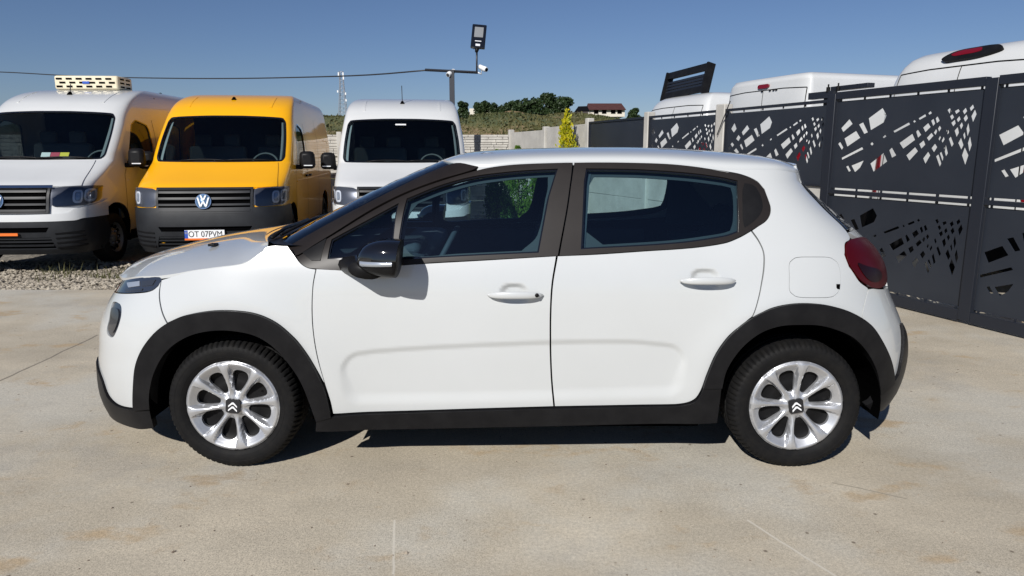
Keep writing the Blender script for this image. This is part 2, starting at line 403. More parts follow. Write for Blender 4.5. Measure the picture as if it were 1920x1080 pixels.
def concrete_material():
    m = bpy.data.materials.new('concrete_slab'); m.use_nodes = True; N = m.node_tree.nodes; L = m.node_tree.links; b = N['Principled BSDF']
    b.inputs['Roughness'].default_value = .82; b.inputs['Specular IOR Level'].default_value = .35
    tc = N.new('ShaderNodeTexCoord')
    def noise(scale, det=5, rough=.55, off=(0, 0, 0), st=(1, 1, 1), rz=0):
        mp = N.new('ShaderNodeMapping'); mp.inputs['Location'].default_value = off; mp.inputs['Scale'].default_value = st; mp.inputs['Rotation'].default_value = (0, 0, rz)
        L.new(tc.outputs['Object'], mp.inputs[0]); t = N.new('ShaderNodeTexNoise'); t.inputs['Scale'].default_value = scale; t.inputs['Detail'].default_value = det
        t.inputs['Roughness'].default_value = rough; L.new(mp.outputs[0], t.inputs['Vector']); return t.outputs['Fac']
    def ramp(s, p0, c0, p1, c1):
        r = N.new('ShaderNodeValToRGB'); e = r.color_ramp.elements; e[0].position = p0; e[0].color = (*c0, 1); e[1].position = p1; e[1].color = (*c1, 1)
        L.new(s, r.inputs[0]); return r.outputs[0]
    def mix(f, a, c, mode='MIX'):
        x = N.new('ShaderNodeMix'); x.data_type = 'RGBA'; x.blend_type = mode
        if isinstance(f, float): x.inputs[0].default_value = f
        else: L.new(f, x.inputs[0])
        L.new(a, x.inputs[6])
        if isinstance(c, tuple): x.inputs[7].default_value = (*c, 1)
        else: L.new(c, x.inputs[7])
        return x.outputs[2]
    base = ramp(noise(1.1, 6, .6), .32, (.40, .352, .275), .70, (.545, .485, .385))
    base = mix(ramp(noise(.7, 5, .6, (3, 7, 0)), .48, (0, 0, 0), .60, (.8, .8, .8)), base, (.50, .475, .415))
    # warm dried-mud stains
    base = mix(ramp(noise(1.6, 5, .6, (11, 2, 0), (1, 1.6, 1)), .585, (0, 0, 0), .66, (.75, .75, .75)), base, (.43, .32, .195))
    base = mix(ramp(noise(5.5, 5, .65, (1, 9, 0)), .60, (0, 0, 0), .70, (.45, .45, .45)), base, (.40, .315, .215))
    base = mix(ramp(noise(.9, 6, .7, (21, 4, 0)), .56, (0, 0, 0), .64, (.4, .4, .4)), base, (.36, .335, .295))
    # fine aggregate
    base = mix(.36, base, ramp(noise(70, 5, .75), .36, (.50, .50, .51), .64, (1.36, 1.35, 1.33)), 'MULTIPLY')
    base = mix(ramp(noise(1.3, 4, .6, (8, 8, 8)), .35, (.22, .22, .22), .68, (.7, .7, .7)), base, ramp(noise(190, 2, .7, (5, 5, 5)), .34, (.32, .32, .33), .52, (1.10, 1.10, 1.10)), 'MULTIPLY')
    base = mix(.8, base, (1.03, 1.025, 1.01), 'MULTIPLY')
    # streaks left by the trowel and by tyres
    base = mix(.6, base, ramp(noise(2.4, 6, .7, (0, 0, 0), (.6, 1.6, 1), .5), .35, (.86, .87, .88), .7, (1.08, 1.07, 1.05)), 'MULTIPLY')
    # dark specks
    vo = N.new('ShaderNodeTexVoronoi'); vo.inputs['Scale'].default_value = 7; L.new(tc.outputs['Object'], vo.inputs['Vector'])
    base = mix(ramp(vo.outputs['Distance'], .035, (.85, .85, .85), .07, (0, 0, 0)), base, (.14, .11, .08))
    # joints and cracks: thin lines through measured points
    sp = N.new('ShaderNodeSeparateXYZ'); L.new(tc.outputs['Object'], sp.inputs[0])
    def math_(op, a, c=None):
        k = N.new('ShaderNodeMath'); k.operation = op
        for i, q in enumerate((a, c)):
            if q is None: continue
            if isinstance(q, (int, float)): k.inputs[i].default_value = q
            else: L.new(q, k.inputs[i])
        return k.outputs[0]
    def line(p, q, w, colr, wob=.012, limit=True):
        p = Vector(p); q = Vector(q); d = (q - p).normalized(); n = Vector((-d.y, d.x))
        dist = math_('ADD', math_('MULTIPLY', sp.outputs['X'], n.x), math_('MULTIPLY', sp.outputs['Y'], n.y))
        dist = math_('SUBTRACT', dist, n.dot(p)); dist = math_('ADD', dist, math_('MULTIPLY', math_('SUBTRACT', noise(3.2, 3), .5), wob * 4))
        f = math_('SUBTRACT', 1, math_('DIVIDE', math_('ABSOLUTE', dist), w)); f = math_('MAXIMUM', f, 0)
        al = math_('ADD', math_('MULTIPLY', sp.outputs['X'], d.x), math_('MULTIPLY', sp.outputs['Y'], d.y)); al = math_('SUBTRACT', al, d.dot(p))
        if limit: f = math_('MULTIPLY', f, math_('MULTIPLY', math_('GREATER_THAN', al, 0), math_('LESS_THAN', al, (q - p).length)))
        nonlocal base
        base = mix(math_('MINIMUM', math_('MULTIPLY', f, 1.3), .8), base, colr)
    g = lambda px, py: (lambda d: (d.x * CH / -d.z, d.y * CH / -d.z))(ray(px, py))
    line(g(-60, 742), g(185, 628), .012, (.13, .115, .095))
    line(g(741, 975), g(735, 1100), .006, (.58, .54, .46), .004)
    line(g(1400, 975), g(1600, 1100), .007, (.58, .54, .46), .006)
    line(g(1560, 905), g(1700, 935), .006, (.27, .24, .19), .01)
    L.new(base, b.inputs['Base Color'])
    bp = N.new('ShaderNodeBump'); bp.inputs['Strength'].default_value = .35; bp.inputs['Distance'].default_value = .004
    L.new(noise(130, 4, .7), bp.inputs['Height'])
    bp2 = N.new('ShaderNodeBump'); bp2.inputs['Strength'].default_value = .25; bp2.inputs['Distance'].default_value = .02
    L.new(noise(3, 4, .6), bp2.inputs['Height']); L.new(bp2.outputs[0], bp.inputs['Normal']); L.new(bp.outputs[0], b.inputs['Normal'])
    return m
random.seed(3)
edge = [(-40, 7.42)] + [(-9 + .12 * i, 7.43 + random.uniform(-.012, .012)) for i in range(60)] + [(1.6, 7.43), (1.6, 20), (40, 20), (40, -25), (-40, -25)]
mb = MB(); n = len(edge); mb.prism(edge, lambda a, b, t: Vector((a, b, t)), 0, -.30)
tag(mb.build('concrete_yard', concrete_material()), kind='structure')

# gravel strip between the slab and the vans
def gravel():
    random.seed(11); mb = MB()
    ico = [Vector(v) for v in ((0, 0, 1), (.9, 0, .3), (.28, .85, .3), (-.72, .53, .3), (-.72, -.53, .3), (.28, -.85, .3), (.5, .5, -.4), (-.6, .2, -.4), (.1, -.6, -.4))]
    fc = [(0, 1, 2), (0, 2, 3), (0, 3, 4), (0, 4, 5), (0, 5, 1), (1, 6, 2), (2, 6, 3), (3, 6, 7), (3, 7, 4), (4, 7, 8), (4, 8, 5), (5, 8, 1), (1, 8, 6), (6, 8, 7)]
    V = []; Fc = []
    for i in range(16000):
        y = 7.44 + 3.2 * random.random() ** 1.5; x = random.uniform(-9.2, -1.2 if y < 9 else 0)
        s = random.choice((.010, .014, .018, .022, .032)) * random.uniform(.8, 1.3) * (1.25 if random.random() < .04 else 1)
        rz = random.uniform(0, 6.3); c_, s_ = math.cos(rz), math.sin(rz); k = len(V); fz = random.uniform(.45, .8)
        z = ground_z(x, y) + s * .2 + max(0, .05 * math.sin(x * 3.1 + y * 5)) * .6
        for v in ico:
            j = 1 + random.uniform(-.22, .22)
            V.append((x + (v.x * c_ - v.y * s_) * s * j, y + (v.x * s_ + v.y * c_) * s * j * .8, z + v.z * s * fz))
        Fc += [tuple(q + k for q in f) for f in fc]
    m = mat('gravel_stone', (.20, .17, .13), .9, noise=(23, (.46, .41, .33), .38, .66))
    tag(link('gravel', V, Fc, m), 'loose pale gravel spread between the concrete slab and the parked vans', 'gravel', kind='stuff')
gravel()
def weeds():
    random.seed(5); V = []; Fc = []
    for cx, cy, n in ((-5.25, 9.0, 60), (-5.6, 8.7, 40), (-4.9, 8.9, 50), (-7.4, 8.6, 40), (-3.0, 8.7, 40), (-6.1, 9.4, 50), (-3.6, 9.0, 40)):
        for _ in range(n):
            x = cx + random.gauss(0, .16); y = cy + random.gauss(0, .12); z = ground_z(x, y); h = random.uniform(.05, .2); a = random.uniform(0, 6.3)
            dx, dy = math.cos(a) * .007, math.sin(a) * .007; k = len(V); lx, ly = random.gauss(0, .05), random.gauss(0, .05)
            V += [(x - dx, y - dy, z), (x + dx, y + dy, z), (x + lx, y + ly, z + h)]; Fc.append((k, k + 1, k + 2))
    tag(link('weeds', V, Fc, 'grass_leaf'), 'dry weeds sprouting from the gravel under the van bumpers', 'weeds', kind='stuff')
weeds()
def hill_grass():
    random.seed(9); V = []; Fc = []
    for _ in range(24000):
        y = random.uniform(42, 110); x = random.uniform(-.36 * y, .26 * y); z = ground_z(x, y)
        h = random.uniform(.05, .20) * (2.6 if random.random() < .03 else 1); w = random.uniform(.06, .22); a = random.uniform(0, 3.14)
        dx, dy = math.cos(a) * w, math.sin(a) * w; k = len(V)
        V += [(x - dx, y - dy, z - .1), (x + dx, y + dy, z - .1), (x + dx * .6 + random.gauss(0, .1), y + dy, z + h), (x - dx * .5, y - dy, z + h * random.uniform(.5, 1))]
        Fc.append((k, k + 1, k + 2, k + 3))
    tag(link('hill_grass', V, Fc, 'grass_leaf'), 'rough dry grass and low scrub covering the hillside behind the fences', 'grass', kind='stuff')
hill_grass()
def earth_bank():
    c_ = at_y(958, 226, 88); V = []; n = 24; m = 9; random.seed(14)
    for j in range(m + 1):
        for i in range(n):
            t = 2 * math.pi * i / n; q = j / m; r = 1 + .18 * math.sin(3 * t + 1) + .1 * math.sin(7 * t)
            V.append((c_.x + 3.4 * q * r * math.cos(t), 88 + 2.6 * q * r * math.sin(t), c_.z - .6 + 1.7 * (1 - q * q)**.8 + random.uniform(-.09, .09)))
    m_ = mat('bare_earth', (.26, .165, .09), .95, noise=(1.2, (.17, .13, .06), .4, .62), bump=(3, .8, .15))
    tag(link('earth_bank', V, [(j * n + i, j * n + (i + 1) % n, (j + 1) * n + (i + 1) % n, (j + 1) * n + i) for j in range(m) for i in range(n)] , m_, smooth=True), kind='structure')
earth_bank()
def grit():
    random.seed(77); V = []; Fc = []
    for _ in range(420):
        y = 1.9 + 5.4 * random.random()**1.6; x = random.uniform(-.75, .75) * y; s = random.uniform(.0015, .0045) * (2 if random.random() < .04 else 1); k = len(V); a = random.uniform(0, 3)
        for dx, dy, dz in ((-1, -.7, 0), (1, -.8, 0), (.9, .8, 0), (-.8, .9, 0), (.1, 0, .9)): V.append((x + (dx * math.cos(a) - dy * math.sin(a)) * s, y + (dx * math.sin(a) + dy * math.cos(a)) * s, .0005 + dz * s))
        Fc += [(k, k + 1, k + 4), (k + 1, k + 2, k + 4), (k + 2, k + 3, k + 4), (k + 3, k, k + 4)]
    tag(link('grit', V, Fc, mat('grit_stone', (.13, .10, .075), .9, noise=(30, (.32, .27, .21), .45, .55))), 'crumbs of grit and dry leaf scattered over the concrete', 'grit', kind='stuff')
grit()

# ------------------------------------------------------------ perimeter fence and gate on the right
FO = Vector((3.348, 7.575, 0)); FA = math.atan2(-.9485, .3168)
def fence_uz(px, py):
    d = ray(px, py); y = 5.878 / (d.x / d.y + .334); return ((7.575 - y) * 1.0543, CH + d.z / d.y * y)
z4 = lambda P: [fence_uz(1180 + a / 2.595, 60 + b / 2.595) for a, b in P]
z6 = lambda P: [fence_uz(1200 + a / 5.333, 140 + b / 5.333) for a, b in P]
LEFT = ["945,540,980,480,1000,540,972,578", "1052,575,1108,500,1130,540,1066,608", "995,640,1018,600,1040,628,1018,665", "1075,660,1155,598,1183,655,1095,728",
 "1032,705,1046,688,1068,735,1058,755", "938,695,955,676,975,700,958,725", "912,730,926,712,940,735,926,752", "972,760,995,735,1025,775,1005,790"]
RIGHT = ["1172,420,1240,370,1260,405,1245,440,1182,478", "1125,450,1145,440,1168,488,1150,496", "1180,545,1188,535,1196,545,1188,553", "1240,512,1252,500,1258,508,1246,517",
 "1040,612,1140,560,1146,570,1042,622", "1088,650,1148,625,1130,660,1105,682", "1062,655,1072,650,1085,675,1075,680", "1180,640,1245,588,1262,630,1195,680", "1272,575,1285,562,1306,600,1285,612",
 "1292,482,1368,440,1374,450,1298,490", "1388,435,1396,428,1402,436,1394,442", "1415,420,1448,400,1452,410,1420,428", "1462,395,1474,385,1480,395,1468,403", "1322,540,1385,495,1398,525,1340,568",
 "1355,600,1398,560,1412,580,1370,626", "1403,485,1412,475,1428,500,1412,515", "1418,545,1440,527,1448,548,1428,568", "1437,465,1462,443,1474,462,1448,488", "1455,515,1478,490,1488,505,1465,530",
 "1476,432,1488,422,1496,445,1486,458", "1498,420,1508,410,1518,432,1504,444", "1437,615,1462,582,1472,600,1448,642", "1478,565,1495,543,1506,560,1490,586", "1489,490,1500,472,1506,482,1498,502",
 "1509,470,1518,455,1526,468,1515,486", "1512,520,1520,504,1524,514,1516,530", "1527,530,1538,508,1542,522,1532,540", "1500,605,1512,595,1526,640,1518,656", "1518,590,1526,582,1538,615,1531,628",
 "1538,565,1548,548,1558,590,1548,606", "1550,480,1558,470,1564,488,1556,500", "1562,520,1572,508,1586,545,1576,560", "1556,380,1568,370,1576,385,1566,398", "1568,410,1580,400,1588,415,1576,428",
 "1592,385,1610,375,1616,385,1598,400", "1574,442,1592,427,1596,445,1584,460", "1601,425,1614,408,1620,425,1607,440", "1590,480,1606,462,1612,490,1600,512", "1630,385,1645,368,1652,385,1638,402",
 "1615,455,1626,438,1632,455,1622,475", "1634,420,1648,400,1656,420,1642,438", "1608,540,1622,514,1634,550,1623,573", "1648,470,1658,440,1664,480,1653,510", "1664,370,1680,352,1686,368,1670,386",
 "1672,410,1690,376,1698,400,1680,440", "1655,540,1666,505,1674,550,1662,585", "1626,600,1640,560,1658,600,1642,648", "1632,500,1640,485,1644,510,1638,526"]
def pts_(s_):
    q = [float(v) for v in s_.split(',')]; return list(zip(q[::2], q[1::2]))
PATTERN = [[(u + 1.813, z) for u, z in z6(pts_(s_))] for s_ in LEFT] + [[(u + .209, z) for u, z in z4(pts_(s_))] for s_ in RIGHT]
def sheet(name, u0, u1, z0, z1, origin, dz, parent, y=0, label=None):
    hs = []
    for h in PATTERN:
        q = [(u + origin, z - dz) for u, z in h]
        if min(p[0] for p in q) > u0 + .012 and max(p[0] for p in q) < u1 - .012 and min(p[1] for p in q) > z0 + .01 and max(p[1] for p in q) < z1 - .01: hs.append(q)
    o = panel(name, lambda a, b, t: Vector((a, y - t, b)), [(u0, z0), (u1, z0), (u1, z1), (u0, z1)], 'gate_metal', parent, 0, .004, .6, hs, back=True)
    o.data.polygons.foreach_set('use_smooth', [False] * len(o.data.polygons))
    if label: o['label'] = label
    return o
fence = empty('perimeter_fence', FO, FA, 'tall fence of perforated dark metal panels over pale concrete plates, running back from the gate', 'fence')
# posts (u, width), the tops stand above the panels
for u0, u1 in ((-10.78, -10.66), (-8.42, -8.30), (-6.21, -6.08), (-3.99, -3.86), (-2.075, -1.885)):
    w = u1 - u0
    MB().box(((u0 + u1) / 2, .03, .86), (w, .13, 2.38 if u0 > -7 else 2.22)).build('concrete_post', 'concrete_cast', fence, bevel=.012)
bays = [(-10.66, -8.42), (-8.30, -6.21), (-6.08, -3.99), (-3.86, -2.075), (-1.885, -.08)]
for i, (a, b) in enumerate(bays):
    zt = 1.10
    if i < 2:
        for k, (z0, z1) in enumerate(((-.3, .40), (.405, .90), (.905, 1.40), (1.405, 1.90 if i == 0 else 1.95))):
            MB().box(((a + b) / 2, .03, (z0 + z1) / 2), (b - a, .045, z1 - z0)).build('concrete_plate', 'concrete_cast', fence, bevel=.006)
    else:
        for z0, z1 in ((-.3, .30), (.304, .70), (.704, 1.08)):
            MB().box(((a + b) / 2, .03, (z0 + z1) / 2), (b - a, .045, z1 - z0)).build('concrete_plate', 'concrete_cast', fence, bevel=.006)
        if i == 2:
            MB().box(((a + b) / 2, .0, 1.53), (b - a - .06, .004, .86)).build('plain_metal_panel', 'gate_metal', fence)
        else:
            sheet('perforated_panel', a + .03, b - .02, 1.10, 1.925, a if i == 4 else a - .06, 0, fence, .0)
        MB().box(((a + b) / 2, .0, 1.967), (b - a, .04, .032)).build('top_rail', 'frame_metal', fence)
        MB().box(((a + b) / 2, .0, 1.091), (b - a, .04, .018)).build('bottom_rail', 'frame_metal', fence)
        for q in (a + .012, b - .012): MB().box((q, .0, 1.53), (.022, .04, .86)).build('side_rail', 'frame_metal', fence)
        for k in range(1, 5): MB().box((a + (b - a) * k / 5, .0, 1.94), (.012, .012, .022)).build('spacer_tab', 'frame_metal', fence)
gate = empty('metal_gate', FO, FA, 'dark grey sliding gate with laser cut shard openings in two tiers', 'gate')
g0, g1, g2, g3 = -.06, .05, 1.69, 1.80
for a, b in ((g0, g1), (g2, g3), (3.48, 3.59)):
    MB().box(((a + b) / 2, -.02, 1.03), (b - a, .07, 2.0)).build('stile', 'frame_metal', gate, bevel=.004)
for a, b in ((g1, g2), (g3, 3.48)):
    c_ = (a + b) / 2; w = b - a
    for z0, z1 in ((1.972, 2.045), (1.018, 1.058), (.018, .115)):
        MB().box((c_, -.02, (z0 + z1) / 2), (w, .06, z1 - z0)).build('rail', 'frame_metal', gate, bevel=.003)
    org = -.209 if a < 1 else 1.44
    sheet('upper_panel', a + .006, b - .006, 1.078, 1.952, org, 0, gate, -.02)
    sheet('lower_panel', a + .006, b - .006, .135, .998, org, .95, gate, -.02)
    for k in range(6):
        x = a + .05 + (w - .1) * k / 5
        for z in (1.962, 1.068, 1.008, .125): MB().box((x, -.02, z), (.014, .014, .022)).build('spacer_tab', 'frame_metal', gate)
mb = MB().box((3.3, -.02, .0), (.02, .02, .02))
# guide post and roller bracket standing behind the gate's leading edge
gp = empty('gate_guide_post', FO + Vector((0, 0, 0)), FA, 'dark steel guide post with roller bracket at the gate end', 'post')
MB().box((-.14, .07, .98), (.11, .11, 2.04)).build('post', 'frame_metal', gp, bevel=.004)
MB().box((-.22, .02, 2.035), (.36, .06, .07)).build('bracket', 'frame_metal', gp)
MB().box((.10, .10, 2.095), (.5, .09, .045)).build('roller_box', 'frame_metal', gp, bevel=.004)
for x in (-.12, .02): MB().lathe([(0, .0), (.020, 0), (.020, .05), (.008, .05), (.008, .08), (0, .08)], 10, 'z', (x, .0, 2.06)).build('roller', 'steel_dark', gp, True, 40)
MB().tube([(-1.98, -.06, 1.66), (-1.72, -.07, 2.07)], .007, 6).build('prop_rod', 'cable', None)
rod = bpy.data.objects['prop_rod']; rod.location = FO; rod.rotation_euler = (0, 0, FA)
tag(rod, 'thin dark rod leaning across the concrete fence post nearest the gate', 'rod')

# stone relief fence behind the vans
sf = empty('stone_fence', (-.1, 17.75, -.3), 0, 'low white concrete fence with stacked stone relief behind the vans', 'fence')
random.seed(21)
for i in range(7):
    x1 = .03 - i * 2.1; x0 = x1 - 2.0
    MB().box((x0 - .05, .0, 1.1), (.12, .13, 2.24)).build('concrete_post', 'concrete_cast', sf, bevel=.01)
    for k in range(4):
        zb = .02 + k * .535; mb = MB(); mb.box(((x0 + x1) / 2, .03, zb + .265), (x1 - x0 - .01, .03, .52))
        z = zb + .006
        while z < zb + .52:
            h = random.choice((.055, .075, .095)); h = min(h, zb + .525 - z)
            if h < .03: break
            x = x0 + .01
            while x < x1 - .03:
                w = min(random.uniform(.12, .42), x1 - .01 - x); d = random.uniform(.015, .05)
                mb.box((x + w / 2, .015 - d / 2, z + h / 2), (w - .012, d, h - .012)); x += w
            z += h
        mb.build('relief_plate', 'stone_cast', sf)

# ============================================================ the white hatchback
YC = 3.92
car = empty('hatchback_car', (0, YC, 0), 0, 'small white five-door hatchback with black wheel arch trim, parked side-on in front', 'car')
SIDE = [(.10, .80), (.2, .835), (.32, .858), (.5, .872), (.65, .876), (.8, .872), (.9, .861), (.98, .842), (1.05, .815), (1.2, .755), (1.35, .685), (1.42, .645), (1.5, .59)]
XF = [(.15, -2.136), (.25, -2.161), (.4, -2.155), (.5, -2.139), (.6, -2.12), (.7, -2.077), (.8, -2.005), (.9, -1.914), (1.0, -1.80), (1.1, -1.68)]
XR = [(.15, 1.921), (.2, 1.947), (.25, 1.985), (.3, 2.012), (.4, 2.034), (.5, 2.033), (.6, 2.007), (.7, 1.957), (.8, 1.906), (.9, 1.880), (.95, 1.854), (1.0, 1.815), (1.1, 1.697), (1.2, 1.563), (1.3, 1.455), (1.35, 1.437), (1.4, 1.423), (1.45, 1.409)]
XFU = [(.9, -1.40), (1.053, -1.11), (1.248, -.73), (1.40, -.38), (1.45, -.24), (1.5, -.1)]
XA, XB, LF, LR, LU = -.95, .95, 1.35, 1.25, 1.15
RP = 1.5
def smooth(a, b, v):
    t = max(0, min(1, (v - a) / (b - a))); return t * t * (3 - 2 * t)
def relief(x, z):
    """door pressings: the long shallow recess low in the doors and the handle cups"""
    d = 0
    zt = interp([(-.80, .545), (-.60, .578), (0, .612), (.5, .622), (.75, .60)], x); zb = interp([(-.8, .33), (0, .345), (.75, .37)], x)
    zc = (zt + zb) / 2; hz_ = (zt - zb) / 2 + .012; hx_ = .775; rc = .085
    qx = abs(x - .005) - hx_ + rc; qz = abs(z - zc) - hz_ + rc
    sd_ = math.hypot(max(qx, 0), max(qz, 0)) + min(max(qx, qz), 0) - rc
    up_ = smooth(-.06, .06, z - zc); wd = .062 - .032 * up_
    d -= .0095 * (1 - smooth(-wd, .004, sd_))
    for hx, hz in CUPS:
        r = (abs((x - hx) / .066)**2.6 + abs((z - hz) / .046)**2.6)**(1 / 2.6); d -= .018 * (1 - smooth(.50, 1.05, r))
    # soft shoulder above the arches
    for wx in (-1.285, 1.31):
        r = math.hypot(x - wx, z - .31); d += .014 * math.exp(-((r - .47) / .10)**2)
    return d
CUPS = []
def ring(a, z, u=False, nF=3.0):
    w = interp(SIDE, z)
    if u: xf = interp(XFU, z); xa = xf + .9; n = 5.0; L = LU
    else: xf = interp(XF, z); xa = XA; n = nF; L = LF
    if a < xa:
        v = min(1, (xa - a) / L); p = math.pi / 2 * v**(n / 2)
        return xa - (xa - xf) * math.sin(p)**(2 / n), w * max(0, math.cos(p))**(2 / n)
    if a > XB:
        v = min(1, (a - XB) / LR); p = math.pi / 2 * v**RP; xr = interp(XR, z)
        return XB + (xr - XB) * math.sin(p)**(2 / 3), w * max(0, math.cos(p))**(2 / 3)
    return a, w
def raw(a, z, u, side):
    x, t = ring(a, z, u)
    if not u: t += relief(x, z) * smooth(0, .25, t)
    return Vector((x, -t * side, z))
def surf(u=False, side=1):
    def S(a, z, off=0):
        p = raw(a, z, u, side)
        if off:
            e = .004
            da = raw(a + e, z, u, side) - raw(a - e, z, u, side); dz = raw(a, z + e, u, side) - raw(a, z - e, u, side)
            n = da.cross(dz) * side
            if n.length > 1e-12: p = p + n.normalized() * off
        return p
    return S
def a_of_x(x, z, u=False):
    if u: xf = interp(XFU, z); xa = xf + .9; n = 5.0; L = LU
    else: xf = interp(XF, z); xa = XA; n = 3.0; L = LF
    if x < xa:
        q = min(1, (xa - x) / (xa - xf)); return xa - L * (math.asin(min(1, q**(n / 2))) / (math.pi / 2))**(2 / n)
    if x > XB:
        xr = interp(XR, z); q = min(1, (x - XB) / (xr - XB)); return XB + LR * (math.asin(min(1, q**1.5)) / (math.pi / 2))**(1 / RP)
    return x
def halfw(x, z, u):
    w = interp(SIDE, z)
    if u: xf = interp(XFU, z); xa = xf + .9; n = 5.0
    else: xf = interp(XF, z); xa = XA; n = 3.0
    if x < xa:
        q = (xa - x) / (xa - xf); return w * max(0, 1 - q**n)**(1 / n) if q < 1 else -.5
    if x > XB:
        q = (x - XB) / (interp(XR, z) - XB); return w * max(0, 1 - q**3)**(1 / 3) if q < 1 else -.5
    return w
def meas(pts, u=False, off=0):
    """measured points of the near flank -> surface coordinates (a, z)"""
    out = []
    for p in pts:
        if p[0] == 'az': out.append((p[1], p[2])); continue
        d = ray(*p); best = None; prev = None; hit = None
        for i in range(161):
            Y = 2.98 + i * .006; x = d.x / d.y * Y; z = CH + d.z / d.y * Y
            g = (YC - Y) - halfw(x, z, u) - off
            if best is None or abs(g) < best[0]: best = (abs(g), Y)
            if prev is not None and prev > 0 >= g: hit = Y - .006 * (g / (g - prev)); break
            prev = g
        Y = hit if hit else best[1]
        x = d.x / d.y * Y; z = CH + d.z / d.y * Y; out.append((a_of_x(x, z, u), z))
    return out
def both(name, pts, material, u=False, parents=(None, None), label=None, **k):
    r = []
    for i, sd in enumerate((1, -1)):
        kk = dict(k)
        if sd == -1 and kk.get('step', .04) < .02: kk['step'] = .03
        o = panel(name, surf(u, sd), pts, material, parents[i] or car, **kk)
        if label: o['label'] = label
        r.append(o)
    return r
arch_f_out = [(259, 764), (259, 717), (264, 678), (281, 642), (310, 611), (348, 591), (396, 582), (440, 581), (483, 587), (521, 604), (555, 633), (579, 664), (598.5, 698), (613, 731.5), (624, 777)]
arch_f_in = [(287, 763), (290, 712), (305, 674), (329, 645), (363, 625.5), (401, 617), (440, 617), (483, 626), (517, 647), (545.5, 678.5), (570, 717), (584, 751), (594, 783)]
arch_r_out = [(1315, 724), (1323.5, 700), (1341, 660.6), (1367, 626), (1402, 597.5), (1441, 578), (1480, 569), (1519, 568), (1558.5, 573.6), (1593, 586.6), (1624, 608), (1645.5, 639), (1661, 673.7), (1667, 715)]
arch_r_in = [(1349.6, 724), (1356, 695), (1371, 667), (1393, 641), (1423.6, 619), (1458, 607.5), (1493, 605.4), (1532, 607), (1567, 617), (1593, 630), (1615, 652), (1632.5, 682), (1641, 713), (1643, 735)]
G = .0016
CUPS += [(lambda q: (q[0], q[1]))(meas([p])[0]) for p in ((964, 551), (1322, 523))]
AF = [('az',) + q for q in meas(arch_f_out)]; AR = [('az',) + q for q in meas(arch_r_out)]
# --- front
fog = rounded(meas([(211.7, 565), (219, 566), (227.5, 571.7), (228.5, 587), (225, 604), (219, 621), (211.7, 634), (201.7, 628), (199.7, 620), (205, 598), (207.5, 578)]), .25, 1)
bump_pts = meas([('az', -2.3, .42), ('az', -2.02, .425), (193, 709), (205, 741), (223, 758), (259, 763.5)] + AF[1:5] + [(316, 605), (305, 582), (299, 552), (302, 527), (297, 536), (287, 544), (270, 548.5), (222, 549.7), ('az', -2.1, .77), ('az', -2.3, .77)])
both('front_bumper', bump_pts, 'white_paint', holes=[fog], gap=G, step=.035, thick=.02)
for o in both('main_lamp', fog, 'lens_dark', off=-.006, gap=.002, step=.02, thick=.02): o['label'] = 'dark rounded lamp unit low in the bumper'
both('lamp_reflector', [(p[0] * .72 + sum(q[0] for q in fog) / len(fog) * .28, p[1] * .72 + sum(q[1] for q in fog) / len(fog) * .28 - .004) for p in fog], 'lens_smoke', off=.0, step=.02, thick=.006)
hl = meas([(304, 523.5), (297, 535), (287, 543), (270, 547.5), (222, 548.7), ('az', -2.1, .775), ('az', -2.1, .825), (229, 525), (263, 519.5), (298, 518.5)])
both('headlight', hl, 'lens_dark', off=-.002, step=.02, thick=.03, gap=.002, label='slim dark running lamp at the bonnet edge')
for nm, pl, mt in (('lamp_element', [(238, 530), (262, 527), (262, 536), (241, 539)], 'lens_clear'), ('lamp_element', [(266, 527), (292, 524.5), (286, 535), (266, 537)], 'lens_smoke'), ('lamp_element', [(236, 541), (268, 541), (266, 545), (234, 546)], 'lens_smoke')):
    both(nm, meas(pl), mt, off=.0015, step=.02, thick=.004)
both('lower_bumper', meas([('az', -2.3, .15), ('az', -2.3, .415), ('az', -2.02, .42), (193, 710), (204, 742), (223, 759.5), (259, 765), (287, 766), (293, 799), (262, 800), ('az', -1.95, .15)]), 'black_plastic', off=.010, step=.04, thick=.03, gap=.001)
both('fender', meas([(303, 525), (358, 508.5), (410, 501), (454, 495), (470, 487), (486, 475), (502, 462), (539, 461), (552, 479), (564, 494), (577, 502), (592, 505), (589, 520), (586.5, 537), (585, 580.6), (588, 620), (596.5, 668), (609, 716)] + [(606, 711), (598, 696)] + AF[5:12][::-1] + [(317, 604), (306, 581), (300, 552)]), 'white_paint', gap=G, step=.035, thick=.02)
fd = meas([(593, 504), (640, 506), (700, 501), (792, 494.5), (900, 488.5), (1043, 480), (1034.6, 532.5), (1031.5, 589), (1031.5, 655), (1033.7, 712), (1038, 762), (900, 766), (760, 770.5), (626, 774), (621, 751), (610, 716), (597, 668), (588.4, 620), (585.6, 580.6), (587, 537)])
rd = meas([(1045.5, 480), (1118.5, 477), (1207.5, 471), (1296, 465), (1355.7, 456.6), (1385, 446), (1408, 433), (1421, 451), (1430, 470), (1432, 494), (1428, 527), (1421, 559), (1410, 590), (1402, 597.5), (1367, 626), (1341, 660.6), (1323.5, 700), (1315, 724), (1308, 738), (1300, 747), (1286, 753.5), (1262, 757.5), (1200, 759), (1040, 762), (1035.5, 712), (1033.3, 655), (1033.3, 589), (1036.6, 532.5)])
FD = both('door', fd, 'white_paint', gap=G, step=.010, thick=.02, label='front door')
RD = both('door', rd, 'white_paint', gap=G, step=.010, thick=.02, label='rear door')
flap = rounded(meas([(1476, 481), (1569, 481), (1572, 557), (1476, 557)]), .16, 3)
quarter = meas([(1409.5, 431), (1421, 424.5), (1436, 414), (1443, 402), (1444.6, 390), (1441.6, 378.5), (1433, 355), (1421, 341.5), (1391, 328), ('az', .95, 1.352)], False)
